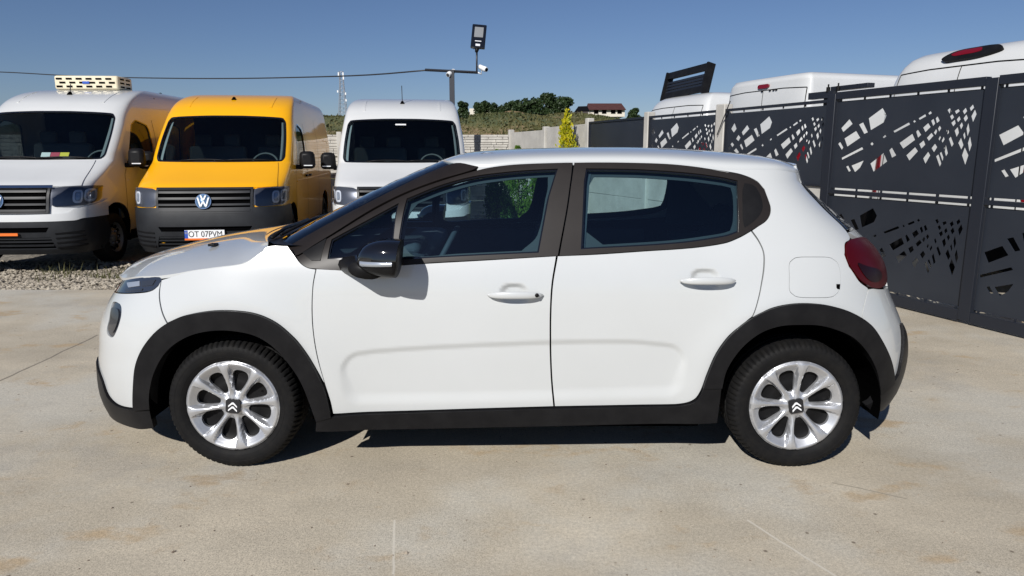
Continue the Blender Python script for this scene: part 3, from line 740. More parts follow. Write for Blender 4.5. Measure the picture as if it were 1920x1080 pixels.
# roof seam on the C pillar, shared with the roof loft
seam_px = [(1311, 312.5), (1356, 317), (1391, 318), (1430, 318), (1465, 319), (1496, 325)]
seam = meas(seam_px)
q2 = meas([(1410, 432)] + [(1421, 424.5), (1436, 414), (1443.5, 402), (1445, 390), (1442, 378.5), (1433.5, 355), (1421, 341), (1391, 327.5), (1356, 320.5), (1311, 313)]) + seam[1:] + \
    meas([(1503, 345), (1524, 370), (1551, 398), (1585, 431), (1594, 447.6), (1584.6, 457), (1583.6, 478), (1592, 500), (1610, 526.5), (1627, 540), (1626, 548), (1620, 566), (1614, 584), (1613, 600)]) + meas(arch_r_out)[4:10][::-1] + meas([(1410, 591), (1421, 561), (1429, 527), (1433.5, 494), (1431.5, 470), (1422.5, 450)])
both('quarter_panel', q2, 'white_paint', holes=[flap] , gap=G, step=.035, thick=.02, holegap=.0)
both('fuel_flap', flap, 'white_paint', gap=.0018, step=.03, thick=.01)
mbn = MB(); pN = surf()(*meas([(1570, 537)])[0], .0015); mbn.box(pN, (.016, .004, .022)); mbn.build('flap_notch', 'void', car)
TLs = meas([(1584.6, 458), (1593, 449.6), (1613, 445), (1630, 451)]); TLb = meas([(1648, 541), (1632.5, 539), (1611, 526), (1593, 500), (1584.6, 478)])
both('tail_light', rounded(TLs + [(TLs[-1][0] + .16, TLs[-1][1] - .02), (TLb[0][0] + .14, TLb[0][1] + .015)] + TLb, .2, 1), 'tail_red', off=.006, step=.02, thick=.03)
both('lamp_section', rounded(meas([(1600, 490), (1622, 500), (1646, 505), (1652, 520), (1640, 531), (1620, 523)]), .25, 2), 'tail_dark', off=.0085, step=.02, thick=.003)
rb_top = meas([(1628, 546), (1640, 542)])
both('rear_bumper', meas([(1614.5, 601), (1615, 586), (1621, 566), (1627, 548), (1633, 541), (1652, 542)]) + [(1.95, .80), (2.2, .80), (2.2, .52), (1.95, .53)] + meas([(1686, 607), (1684.7, 673.7), (1678, 700), (1668, 714)] + AR[10:13][::-1]), 'white_paint', gap=G, step=.035, thick=.02)
both('lower_rear_bumper', meas([(1687, 606), (1685.5, 673.7), (1679, 700), (1668, 715), (1643, 735), (1632, 750), (1621, 757), (1627, 765), (1640, 767)]) + [(2.2, .17), (2.2, .52), (1.95, .53)], 'black_plastic', off=.012, step=.035, thick=.03)
both('wheel_arch_trim', meas(arch_f_out) + meas([(597, 785)]) + meas(arch_f_in[::-1][1:]), 'black_plastic', off=.022, step=.03, thick=.06, label='front')
both('wheel_arch_trim', meas(arch_r_out) + meas(arch_r_in[::-1]), 'black_plastic', off=.022, step=.03, thick=.06, label='rear')
for o in col.objects:
    if o.name.startswith('wheel_arch_trim') and 'label' in o: o['label'] = 'matt black %s wheel arch trim' % o['label']
both('sill_trim', meas([(597, 783), (626, 777), (760, 772.5), (900, 768), (1038, 764.5), (1200, 761), (1262, 759.5), (1286, 755.5), (1302, 749), (1310, 739), (1316, 725), (1349, 725), (1341, 788.4), (1170, 792), (1000, 796), (800, 800), (595, 803.7)]), 'black_plastic', off=.016, step=.035, thick=.05)
0 and both('door_sill', meas([(626, 774.5), (760, 770.8), (900, 766.5), (1040, 763), (1200, 759.5), (1264, 758), (1264, 762), (1040, 767), (626, 779)]), 'white_paint', off=.002, step=.05, thick=.02)

# --- greenhouse
gq = meas([(748, 381), (622, 449), (614, 486), (735, 486.5)], True)
gm = meas([(763, 372.5), (824, 348), (886, 331), (949, 322.5), (1000, 318.5), (1046, 316.5), (1010, 474), (880, 480), (742, 487.5)], True)
gr = meas([(1099, 316), (1155, 316.5), (1207.5, 318), (1296, 324.5), (1360, 333.5), (1383, 339), (1385, 435), (1355.7, 444.5), (1266.7, 457), (1089, 467.5)], True)
A_p = [(542, 464), (574, 445), (636, 410.6), (699, 378), (761, 346.6), (811, 323), (856, 307.5), (897, 314), (886, 320), (824, 338.5), (761, 362), (699, 393), (624, 439.5), (592, 459), (562, 478), (553, 479.5)]
apil = meas(A_p, True)
both('pillar_trim', apil, 'trim_plastic', True, off=.006, step=.03, thick=.03)
ff = meas([(592.5, 504), (577, 502), (564, 494), (554, 481), (562, 479.5), (592, 460.5), (626, 440.5), (701, 394.5), (763, 363.5), (826, 340), (888, 321.5), (916, 314.7), (955, 309.5), (994, 307), (1060, 305), (1074, 305), (1067, 360), (1046, 480), (900, 488), (792, 494), (740, 500), (700, 505), (650, 508)], True)
rf = meas([(1076.5, 305), (1118, 304.5), (1178, 305), (1252, 307.5), (1311, 313.5), (1356, 321.5), (1391, 328.5), (1421, 342), (1433, 355.5), (1441.6, 378.5), (1444.6, 390), (1443, 402), (1436, 414), (1421, 424.5), (1409, 432), (1385, 445), (1356, 456), (1296, 464.5), (1207, 470.5), (1118, 476.5), (1048.5, 480), (1069, 360)], True)
both('window_frame', ff, 'trim_plastic', True, holes=[gq, gm], step=.03, thick=.025, gap=.001, off=.002, label='front door window frame')
both('window_frame', rf, 'trim_plastic', True, holes=[gr], step=.03, thick=.025, gap=.001, off=.002, label='rear door window frame with black corner piece')
def seal(name, P, w, off):
    Q = inset(P, w) if True else P
    both(name, P, 'gloss_black', True, holes=[Q], step=.03, thick=.012, off=off)
for P in (gq, gm, gr): seal('window_seal', P, .007, -.004)
for P, w_ in ((gm, .020), (gr, .022)):
    both('inner_frame', inset(P, -.004), 'inner_frame', True, holes=[rounded(inset(inset(P, w_ * .5), w_ * .5), .2, 1)], step=.04, thick=.004, off=-.035)
both('side_window', gq, 'side_glass', True, step=.05, thick=0, off=-.010, label='small front triangular side window')
both('side_window', gm, 'side_glass', True, step=.05, thick=0, off=-.010, label='front side window')
both('side_window', gr, 'side_glass', True, step=.05, thick=0, off=-.010, label='rear side window')
cp = rounded(meas([(1391, 343), (1415, 348), (1426, 367), (1430, 388), (1425, 402), (1412, 416), (1391, 430)], True), .2, 1)
both('corner_plate', cp, 'black_plastic', True, step=.04, thick=.003, off=.004)
both('pillar_corner', meas([(568, 475), (613, 448), (601, 489), (584, 489)], True), 'black_plastic', True, step=.04, thick=.004, off=.006)
# windscreen: ring zone from the pillar to the centre, mirrored halves
Au = [a_of_x(x, z, True) for x, z in ()]
ws_edge = meas([(540, 458), (574, 441), (636, 408), (699, 375.5), (761, 344.5), (811, 321.5), (850, 304.5)], True)
def centre_a(z): return interp(XFU, z) + .9 - LU
ws = ws_edge + [(centre_a(z), z) for z in (1.405, 1.35, 1.3, 1.25, 1.2, 1.15, 1.1, 1.05, 1.02)]
both('windscreen', ws, 'screen_glass', True, step=.045, thick=0, off=-.004)
def band(P0, P1): return P0 + P1[::-1]
# dark ceramic band round the windscreen edge
we2 = [(a - .014, z) for a, z in ws_edge]
both('windscreen_border', band(ws_edge, we2), 'gloss_black', True, step=.04, thick=0, off=-.006)

# --- bonnet and roof: lofts from the measured edge to the centre line
def loft(name, E, C, material, m=2.2, xk=2.0, nr=14, lift=0, parent=car, rail=False):
    V = []; Fc = []; cols = []
    for e, c_ in zip(E, C):
        for sgn in (-1, 1):
            pass
    rs = [-1 + i / nr for i in range(2 * nr + 1)]
    for e, c_ in zip(E, C):
        for r in rs:
            q = abs(r)
            if rail:
                ph = q * math.pi / 2; ph = math.pi / 2 * (1 - (1 - q)**1.0)
                t = e[1] * math.sin(ph)**(2 / m); z = e[2] + (c_[1] - e[2]) * max(0, math.cos(ph))**(2 / m)
                k = t / e[1]
            else: t = e[1] * q; z = c_[1] + (e[2] - c_[1]) * q**m; k = q
            x = c_[0] + (e[0] - c_[0]) * k**xk
            V.append((x, -t if r > 0 else t, z + lift))
    n = len(rs)
    for j in range(len(E) - 1):
        for i in range(n - 1): Fc.append((j * n + i, j * n + i + 1, (j + 1) * n + i + 1, (j + 1) * n + i))
    o = link(name, V, Fc, material, parent, smooth=True)
    bm = bmesh.new(); bm.from_mesh(o.data)
    bmesh.ops.recalc_face_normals(bm, faces=bm.faces)
    if sum(f.normal.z for f in bm.faces) < 0: bmesh.ops.reverse_faces(bm, faces=bm.faces)
    rim = [e for e in bm.edges if e.is_boundary]
    r = bmesh.ops.extrude_edge_only(bm, edges=rim)
    bmesh.ops.translate(bm, verts=[v for v in r['geom'] if isinstance(v, bmesh.types.BMVert)], vec=(0, 0, -.014))
    bm.to_mesh(o.data); bm.free(); o.data.set_sharp_from_angle(angle=R(40))
    return o
def resamp3(pts, n):
    L = [0]
    for a, b in zip(pts, pts[1:]): L.append(L[-1] + math.dist(a, b))
    return [tuple(interp(list(zip(L, [p[k] for p in pts])), L[-1] * i / (n - 1)) for k in range(len(pts[0]))) for i in range(n)]
def P3(pts, u=False):
    r = []
    for a, z in meas(pts, u): x, t = ring(a, z, u); r.append((x, t, z))
    return r
bE = [(-2.0, .36, .838)] + P3([(232, 521), (263, 518), (300, 517), (335, 512)]) + P3([(358, 507.5), (410, 500.3), (454, 494.3), (470, 486.5), (486, 474.5), (501.5, 461.5)]) + [(-1.10, .74, 1.062)]
bC = [(-2.07, .80), (-2.055, .835), (-2.02, .873), (-1.95, .903), (-1.886, .924), (-1.635, .986), (-1.36, 1.028), (-1.22, 1.048)]
bonnet = loft('bonnet', resamp3(bE, 34), resamp3(bC, 34), 'white_paint', m=2.3, xk=2.2)
nz = MB().box((-1.47, -.45, 1.0), (.035, .05, .012)); nz.build('washer_nozzle', 'black_plastic', car, bevel=.003)
rE = P3([(833, 301.5), (856, 307), (897, 313.7)], True) + P3([(916, 313.7), (955, 308.5), (994, 306), (1060, 304), (1118, 303.5), (1178, 304), (1252, 306.8)], True) + [(x, t, z) for x, t, z in P3(seam_px)]
rE[0] = (rE[0][0], rE[0][1] * .93, rE[0][2] + .004)
rC = [(-.395, 1.402), (-.236, 1.444), (-.03, 1.461), (.27, 1.471), (.57, 1.473), (.856, 1.466), (1.15, 1.445), (1.30, 1.425), (1.425, 1.395)]
roof = loft('roof', resamp3(rE, 40), resamp3(rC, 40), 'white_paint', m=2.5, xk=2.0, rail=True, nr=16)
# cowl, wiper
mb = MB()
cw = [(-1.27, -.55, 1.018), (-1.27, .55, 1.018), (-.98, .72, 1.02), (-.98, -.72, 1.02)]
V = []; n = 12
for i in range(n + 1):
    y = -.78 + 1.56 * i / n; q = abs(y) / .78
    V += [(-1.26 + .20 * q**2.5, y, 1.045 + .0 * q), (-1.10 + .2 * q**2.2, y, 1.035), (-1.0 + .2 * q**2.2, y, 1.06)]
link('cowl', V, [(3 * i + k, 3 * i + k + 1, 3 * i + k + 4, 3 * i + k + 3) for i in range(n) for k in range(2)], 'black_plastic', car)
MB().tube([(-1.12, -.62, 1.055), (-1.16, -.3, 1.065), (-1.14, .05, 1.075)], .009, 6).build('wiper', 'black_plastic', car, True)
MB().tube([(-1.10, -.55, 1.062), (-1.06, -.1, 1.098), (-1.04, .1, 1.1)], .007, 6).build('wiper', 'black_plastic', car, True)
# --- tail: tailgate, rear glass, spoiler lip
def rear_a(x_off): return XB + LR - x_off
tg = meas([(1504, 345), (1525, 370), (1552, 398), (1586, 431)])
rg = [(a + .012, z) for a, z in tg] + [(2.2, 1.02), (2.2, 1.1), (2.2, 1.2), (2.2, 1.3), (2.2, tg[0][1])]
both('rear_window', [(a + .004, z) for a, z in tg] + [(2.2, tg[-1][1]), (2.2, tg[0][1])], 'gloss_black', step=.04, thick=.01, off=.003)
both('tailgate', [(tg[-1][0], tg[-1][1] - .01), (2.2, tg[-1][1] - .01), (2.2, .805), (a_of_x(9, .8) - .27, .805), (a_of_x(9, .9) - .27, .97)], 'white_paint', step=.04, thick=.02, gap=G)
sp0 = meas([(1478, 318.5)])[0]
se = seam[-1]
both('spoiler', [(se[0] - .004, se[1]), (se[0] + .03, 1.385), (2.2, 1.398), (2.2, 1.345), (tg[0][0] - .004, tg[0][1] + .004)], 'white_paint', off=.0, step=.03, thick=.02)
0 and MB().tube([(1.70, -.3, 1.10), (1.74, -.40, 1.06), (1.76, -.47, 1.045)], .010, 6).build('rear_wiper', 'black_plastic', car, True)

# --- body lining: keeps gaps dark and closes the car
wheel_hole = lambda wx: [(wx + .365 * math.cos(t), .30 + .365 * math.sin(t)) for t in [2 * math.pi * k / 40 for k in range(40)]]
for sd in (1, -1):
    zz = [(-2.28, .2), (2.18, .2), (2.18, .78), (1.9, .94), (1.35, 1.07), (-.9, .99), (-1.2, .98), (-1.9, .80), (-2.28, .76)]
    # stop short of the wheel arches: three pieces
    for x0, x1, pl in ((0, 0, [(-2.28, .2), (-1.76, .2), (-1.76, .80), (-2.28, .76)]), (0, 0, [(-.86, .2), (.86, .2), (.86, 1.02), (-.86, .96)]), (0, 0, [(1.80, .2), (2.18, .2), (2.18, .78), (1.80, .9)]),
                       (0, 0, [(-1.76, .70), (-.86, .70), (-.86, .96), (-1.2, .95), (-1.76, .80)]), (0, 0, [(.86, .72), (1.80, .72), (1.80, .9), (1.3, 1.06), (.86, 1.02)])):
        panel('body_lining', surf(False, sd), pl, 'void', car, off=-.03, thick=0, step=.06)
    for wx in (-1.285, 1.310):
        V = []; n = 28
        for i in range(n + 1):
            t = math.pi * (-.05 + 1.10 * i / n); cx, cz = wx + .375 * math.cos(t), .30 + .372 * math.sin(t)
            V += [(cx, -.835 * sd, cz), (cx, -.52 * sd, cz)]
        k = len(V); V.append((wx, -.52 * sd, .3))
        link('wheel_housing', V, [(2 * i, 2 * i + 1, 2 * i + 3, 2 * i + 2) for i in range(n)] + [(2 * i + 1, k, 2 * i + 3) for i in range(n)], 'void', car)
MB().box((-.0, 0, .25), (1.72, 1.62, .10)).box((-1.75, 0, .27), (.5, 1.0, .12)).box((1.70, 0, .3), (.25, .7, .12)).box((0, 0, .24), (3.6, .95, .09)).build('underbody', 'void', car)
MB().tube([(1.3, .28, .26), (1.9, .35, .25)], .03, 10).build('exhaust', 'steel_dark', car, True)

# --- interior
mb = MB(); mb.box((-.62, 0, .80), (.42, 1.40, .34)).box((-.80, 0, .92), (.5, 1.30, .10)).build('dashboard', 'interior', car, bevel=.05)
MB().box((-.52, -.37, .985), (.16, .34, .07)).build('instrument_hood', 'interior', car, bevel=.03)
MB().box((.0, 0, .33), (1.6, 1.5, .04)).build('floor_carpet', 'interior', car)
for sd in (1, -1):
    MB().box((.02, -.77 * sd, .62), (1.70, .03, .66)).build('inner_door_card', 'interior', car)
sw = empty('steering_wheel', (0, 0, 0)); sw.parent = car; sw.location = (-.36, -.37, .91); sw.rotation_euler = (0, R(-62), 0)
MB().tube([(.185 * math.cos(2 * math.pi * k / 32), .185 * math.sin(2 * math.pi * k / 32), 0) for k in range(32)], .014, 8, True).build('rim', 'interior', sw, True)
MB().lathe([(0, .02), (.05, .018), (.06, 0), (.055, -.03), (0, -.04)], 20, 'z').box((.1, 0, 0), (.16, .04, .015)).box((0, .1, 0), (.04, .17, .015)).box((0, -.1, 0), (.04, .17, .015)).build('hub', 'interior', sw, bevel=.004)
MB().box((-.55, -.37, .86), (.36, .07, .07), Matrix.Rotation(R(28), 3, 'Y')).build('steering_column', 'interior', car)
def seat(x, y, w=.50, headrest=True, back_h=.62):
    s = empty('seat', (x, y, .36)); s.parent = car
    MB().box((-.02, 0, .10), (.50, w, .16)).build('cushion', 'seat_fabric', s, bevel=.05)
    MB().box((.30, 0, .38), (.13, w * .96, back_h), Matrix.Rotation(R(18), 3, 'Y'), .80).build('backrest', 'seat_fabric', s, bevel=.05)
    if headrest:
        MB().box((.43, 0, .77), (.10, .27, .19), Matrix.Rotation(R(12), 3, 'Y'), .9).build('headrest', 'seat_fabric', s, bevel=.04)
    return s
seat(-.17, -.37); seat(-.17, .37)
s = seat(.80, 0, 1.0, False, .58); s['label'] = 'rear bench seat'
for y in (-.42, .42): MB().box((1.26, y * .8, 1.06), (.09, .27, .16), None, .9).build('headrest', 'seat_fabric', car, bevel=.04)
MB().tube([(-.10, -.37, 1.17), (-.10, -.37, 1.17)], .01).v
MB().box((-.35, 0, 1.345), (.05, .22, .06)).build('rear_view_mirror', 'interior', car, bevel=.01)
# headliner and pillars
V = []; 
for x, z, t in [(-.30, 1.395, .50), (0, 1.425, .55), (.5, 1.435, .56), (1.0, 1.42, .56), (1.35, 1.39, .52)]: V += [(x, -t, z - .045), (x, 0, z), (x, t, z - .045)]
link('headliner', V, [(3 * i + k, 3 * i + k + 1, 3 * i + k + 4, 3 * i + k + 3) for i in range(4) for k in range(2)], 'interior', car)
for sd in (1, -1):
    MB().tube([(.30, -.62 * sd, 1.33), (.22, -.70 * sd, .98), (.22, -.74 * sd, .6)], .045, 8).build('inner_pillar', 'interior', car, True)
    MB().tube([(.25, -.58 * sd, 1.3), (.16, -.64 * sd, .95), (.12, -.66 * sd, .6)], [.003, .02, .02], 6).build('seat_belt', 'interior', car, True)
    panel('inner_pillar', surf(True, sd), [(.26, 1.41), (.22, 1.0), (.32, 1.0), (.36, 1.41)], 'interior', car, off=-.03, thick=0, step=.08)
    panel('inner_pillar', surf(True, sd), [(1.06, 1.34), (1.02, 1.0), (1.5, .98), (1.40, 1.13), (1.25, 1.34)], 'interior', car, off=-.05, thick=0, step=.08)
MB().box((1.25, 0, .93), (.5, 1.3, .03)).build('parcel_shelf', 'interior', car)
V = [(1.36, -.45, 1.33), (1.36, .45, 1.33), (1.70, .5, .80), (1.70, -.5, .80), (1.74, .5, .3), (1.74, -.5, .3)]
link('boot_lining', V, [(0, 1, 2, 3), (3, 2, 4, 5)], 'interior', car)
MB().box((-1.05, 0, .72), (.03, 1.5, .6)).build('bulkhead', 'void', car)

# --- door handles and mirror
def handle(door, px, sd, lock):
    a, z = meas([px])[0]; S = surf(False, sd)
    base = Vector((a, -.876 * sd, z))
    h = empty('door_handle', base); h.parent = door
    L = .122; V = []; n = 18; m = 10
    for i in range(n + 1):
        u = -1 + 2 * i / n; w_ = max(.02, (1 - abs(u)**3.2))**.5; hz = .016 * w_ + .001; arch = .030 * (1 - u * u)**.6 * 1.0
        for j in range(m):
            t = 2 * math.pi * j / m
            V.append((u * L, (-arch - .004 + .008 * w_ * math.cos(t)) * sd, hz * math.sin(t) - .004 * u * u + .004))
    Fc = [(i * m + j, i * m + (j + 1) % m, (i + 1) * m + (j + 1) % m, (i + 1) * m + j) for i in range(n) for j in range(m)] + [tuple(range(m)), tuple(n * m + j for j in range(m))]
    link('grip', V, Fc, 'white_paint', h, smooth=True)
    if lock: MB().lathe([(0, 0), (.009, 0), (.009, .004)], 14, 'y', (.094, -.0305 * sd, .003)).build('lock', 'steel_dark', h, True)
handle(FD[0], (966, 552), 1, True); handle(FD[1], (966, 552), -1, False)
handle(RD[0], (1325, 525), 1, False); handle(RD[1], (1325, 525), -1, False)
def wing_mirror(sd):
    root = empty('wing_mirror', (0, 0, 0)); root.parent = FD[0 if sd == 1 else 1]
    c_ = at_y(709, 479, 2.93); cx, cz = c_.x, c_.z; cy = -(YC - 2.93) * sd
    V = []; n = 14; m = 28
    for i in range(n + 1):
        u = i / n; x = -.088 + .176 * u
        s_ = (1 - (1 - u)**2.4)**.5 * (1 - .04 * u)
        for j in range(m):
            t = 2 * math.pi * j / m; a, b = math.cos(t), math.sin(t)
            ry = .105 * abs(a)**.72 * (1 if a > 0 else -1); rz = .082 * abs(b)**.8 * (1 if b > 0 else -1)
            V.append((cx + x + .012 * (b), cy + ry * s_ * sd, cz + rz * s_ - .012 * u))
    Fc = [(i * m + j, i * m + (j + 1) % m, (i + 1) * m + (j + 1) % m, (i + 1) * m + j) for i in range(n) for j in range(m)]
    up = []; lo = []; band_ = []
    for f in Fc:
        zc = sum(V[k][2] for k in f) / 4 - cz; (up if zc > -.016 else lo).append(f)
    o = link('mirror_cap', V, up, 'gloss_black', root, smooth=True)
    link('mirror_base', V, lo + [tuple(n * m + j for j in range(m))], 'black_plastic', root, smooth=True)
    # indicator strip wrapping the outside
    Q = []; k = 16
    for i in range(k + 1):
        t = math.pi * (i / k) ; u = .12 + .80 * i / k
        s_ = (1 - (1 - u)**2.4)**.5
        x = cx - .088 + .176 * u; y = cy - (.105 * s_ + .004) * sd * (.985)
        Q += [(x, y, cz - .016 + .004 * (u)), (x, y - .001 * sd, cz - .036 + .006 * u)]
    Q2 = [(p[0], p[1] + .012 * sd, p[2]) for p in Q]; nq = len(Q)
    Fq = [(2 * i, 2 * i + 1, 2 * i + 3, 2 * i + 2) for i in range(k)] + [(2 * i, 2 * i + 2, nq + 2 * i + 2, nq + 2 * i) for i in range(k)] + [(2 * i + 1, nq + 2 * i + 1, nq + 2 * i + 3, 2 * i + 3) for i in range(k)]
    link('indicator_strip', Q + Q2, Fq, 'lens_clear', root, smooth=True)
    # foot
    p = at_y(675, 507, 3.02); dx = p.x; V = []; n = 8; m = 16
    for i in range(n + 1):
        u = i / n; y = -(.865 - .02) * (1 - u) * 1 + -(YC - 2.90) * u
        for j in range(m):
            t = 2 * math.pi * j / m
            rx = .108 * (1 - .38 * u); rz = .050 * (1 - .3 * u)
            V.append((dx - .0 + .045 * u + rx * abs(math.cos(t))**.8 * (1 if math.cos(t) > 0 else -1), y * sd, p.z + .006 + .0 * u + .012 * u + rz * math.sin(t) - .010 * math.cos(t)))
    link('mirror_arm', V, [(i * m + j, i * m + (j + 1) % m, (i + 1) * m + (j + 1) % m, (i + 1) * m + j) for i in range(n) for j in range(m)] + [tuple(n * m + j for j in range(m))], 'black_plastic', root, smooth=True)
wing_mirror(1); wing_mirror(-1)

# --- wheels
def chevrons(root, y, s, rz=0):
    k = MB(); k.prism(rounded([(-s, -s), (s, -s), (s, s), (-s, s)], .12, 2), lambda a, b, t: Vector((a * math.cos(rz) - b * math.sin(rz), t, a * math.sin(rz) + b * math.cos(rz))), y + .006, y - .004)
    o = k.build('hub_cap', 'ink', root)
    for d in (.18, -.42):
        q = [(-.62, d - .30), (0, d + .32), (.62, d - .30), (.62, d - .05), (0, d + .60), (-.62, d - .05)]
        q = [(.62, d - .34), (.62, d - .10), (.12, d + .42), (-.12, d + .42), (-.62, d - .10), (-.62, d - .34), (-.10, d + .14), (.10, d + .14)]
        q = [(a * s * .98, b * s * .98) for a, b in q]
        MB().prism(q, lambda a, b, t: Vector((a * math.cos(rz) - b * math.sin(rz), t, a * math.sin(rz) + b * math.cos(rz))), y - .0035, y - .007).build('emblem', 'camera_white', o)
def car_wheel(name, wx, sd, rot, rz):
    root = empty(name, (wx, -.829 * sd, .303), 0); root.parent = car
    if sd == -1: root.rotation_euler = (0, 0, math.pi)
    # tyre, outer face towards -y
    prof = [(.214, .02), (.217, .004), (.226, -.004), (.245, -.010), (.266, -.011), (.283, -.006), (.293, .004), (.299, .018), (.304, .030), (.305, .036), (.305, .060), (.297, .063), (.297, .073), (.305, .076), (.306, .098), (.298, .101), (.298, .111), (.306, .114), (.305, .136), (.297, .139), (.297, .149), (.305, .152), (.305, .178), (.296, .196), (.266, .215), (.214, .20)]
    N = 288
    def rf_(i, j, r):
        if 6 <= i <= 9 or i in (22, 23): return r - (.0075 if j % 4 == 0 else 0)
        if i in (10, 13, 14, 17, 18, 21): return r - (.003 if j % 8 == 3 else 0)
        return r
    MB().lathe(prof, N, 'y', rfun=rf_).build('tyre', 'rubber', root, True, 32)
    for r_ in (.235, .262):
        MB().lathe([(r_, -.010 if r_ > .25 else -.006), (r_ + .0015, -.0125 if r_ > .25 else -.009), (r_ + .003, -.010 if r_ > .25 else -.008)], 96, 'y').build('tyre_rib', 'rubber', root, True)
    # wheel cover: disc with eight windows
    holes = []
    hp = [(.067, -9), (.067, 9), (.090, 13.5), (.122, 15.5), (.150, 14.5), (.169, 9.5), (.174, 0), (.169, -9.5), (.150, -14.5), (.122, -15.5), (.090, -13.5)]
    for k in range(8):
        c0 = 45 * k + 22.5 + rot
        holes.append(rounded([(r * math.cos(R(c0 + t)), r * math.sin(R(c0 + t))) for r, t in hp], .25, 1))
    def depth(r, th):
        sp = interp([(0, .008), (.035, .010), (.055, .012), (.08, .008), (.13, -.001), (.17, -.009), (.195, -.010), (.208, -.006), (.214, .004)], r)
        lo = interp([(0, .008), (.035, .012), (.055, .020), (.08, .030), (.13, .030), (.165, .020), (.185, .006), (.203, -.005), (.214, .004)], r)
        ph = math.degrees(th) - rot; ph = (ph + 22.5) % 45 - 22.5
        arc_ = abs(R(ph)) * r
        ws_ = interp([(.04, .012), (.06, .0085), (.09, .0070), (.13, .0085), (.165, .0135), (.20, .022), (.214, .03)], r)
        k = smooth(ws_, ws_ + .009, arc_)
        return sp + (lo - sp) * k + .0025 * (smooth(0, ws_, arc_) * (1 - k))
    def Sd(a, b, off=0):
        r = math.hypot(a, b); return Vector((a, depth(r, math.atan2(b, a)) - off, b))
    circ = [(.214 * math.cos(2 * math.pi * k / 96), .214 * math.sin(2 * math.pi * k / 96)) for k in range(96)]
    panel('wheel_cover', Sd, circ, 'silver', root, off=.0, thick=.016, step=.0055, holes=holes)
    MB().lathe([(0, .05), (.05, .05), (.07, .035), (.11, .045), (.15, .05), (.18, .04), (.205, .02)], 48, 'y').build('steel_disc', 'steel_dark', root, True)
    mb = MB()
    for k in range(8):
        t = R(45 * k + rot); mb.lathe([(0, -.002), (.0035, -.002), (.0035, .01)], 8, 'y', (.043 * math.cos(t + .39), .016, .043 * math.sin(t + .39)))
    pass
    chevrons(root, .004, .033, rz)
    MB().tube([(.155 * math.cos(R(rot + 18)), .01, .155 * math.sin(R(rot + 18))), (.150 * math.cos(R(rot + 22)), -.004, .150 * math.sin(R(rot + 22)))], .005, 8).build('valve', 'rubber', root, True)
    return root
car_wheel('wheel', -1.279, 1, 8, R(-6)); car_wheel('wheel', 1.303, 1, -4, R(10))
car_wheel('wheel', -1.279, -1, 3, 0); car_wheel('wheel', 1.303, -1, 20, 0)

# ============================================================ vans
class VanForm:
    """front profile (z, y), half width (z, w), corner depth (z, c); x right, y back, z up"""
    def __init__(s, prof, hw, cor, length, nn=3.2):
        s.prof = prof; s.hw = hw; s.cor = cor; s.len = length; s.n = nn
        zs = [p[0] for p in prof]; s.arc = []; L = 0; prev = None; z = zs[0]
        while z <= zs[-1] + 1e-9:
            y = interp(prof, z)
            if prev: L += math.hypot(z - prev[0], y - prev[1])
            s.arc.append((L, z)); prev = (z, y); z += .01
        s.inv = [(b, a) for a, b in s.arc]
    def z_of(s, t):
        A = s.arc
        if t <= 0: return A[0][1]
        if t >= A[-1][0]: return A[-1][1]
        lo, hi = 0, len(A) - 1
        while hi - lo > 1:
            m = (lo + hi) // 2
            if A[m][0] <= t: lo = m
            else: hi = m
        return A[lo][1] + (A[hi][1] - A[lo][1]) * (t - A[lo][0]) / (A[hi][0] - A[lo][0])
    def t_of(s, z): 
        i = (z - s.inv[0][0]) / .01; i = max(0, min(len(s.inv) - 1.0001, i)); k = int(i)
        return s.inv[k][1] + (s.inv[k + 1][1] - s.inv[k][1]) * (i - k)
    def yf(s, z): return interp(s.prof, z) + interp(s.cor, z)
    def P(s, v, t):
        z = s.z_of(t); w = interp(s.hw, z); yc = interp(s.prof, z); c_ = interp(s.cor, z); g = 1 if v >= 0 else -1; q = abs(v)
        if q <= 1:
            ph = q * math.pi / 2; xi = math.sin(ph)**(2 / s.n); return Vector((g * w * xi, yc + c_ * (1 - max(0, math.cos(ph))**(2 / s.n)), z))
        y = yc + c_ + (q - 1); k = max(0, y - (s.len - .35)) / .35
        return Vector((g * w * (1 - .12 * k**2.5), y, z))
    def S(s):
        def f(v, t, off=0):
            p = s.P(v, t)
            if off:
                e = .01; da = s.P(v + e, t) - s.P(v - e, t); db = s.P(v, t + e) - s.P(v, t - e); n = da.cross(db)
                if n.length > 1e-9: p = p + n.normalized() * off
            return p
        return f
    def fr(s, pts):                    # (x, z) on the front -> (v, t)
        out = []
        for x, z in pts:
            xi = min(.9999, abs(x) / interp(s.hw, z)); out.append(((1 if x >= 0 else -1) * math.asin(xi**(s.n / 2)) / (math.pi / 2), s.t_of(z)))
        return out
    def sd(s, pts, g=1):               # (y, z) on the side -> (v, t)
        return [(g * (1 + max(-.02, y - s.yf(z))), s.t_of(z)) for y, z in pts]
def poly_dense(P, k=6):
    return [(P[i][0] + (P[(i + 1) % len(P)][0] - P[i][0]) * j / k, P[i][1] + (P[(i + 1) % len(P)][1] - P[i][1]) * j / k) for i in range(len(P)) for j in range(k)]
CPROF = [(.24, .10), (.34, .04), (.45, .015), (.60, 0), (.75, .01), (.88, .035), (1.0, .06), (1.10, .115), (1.17, .23), (1.25, .42), (1.34, .63), (1.42, .80), (1.47, .90), (1.56, .98), (1.8, 1.20), (2.0, 1.39), (2.15, 1.53), (2.24, 1.64), (2.34, 1.80), (2.43, 2.02), (2.50, 2.28), (2.55, 2.6), (2.575, 2.95), (2.59, 3.6)]
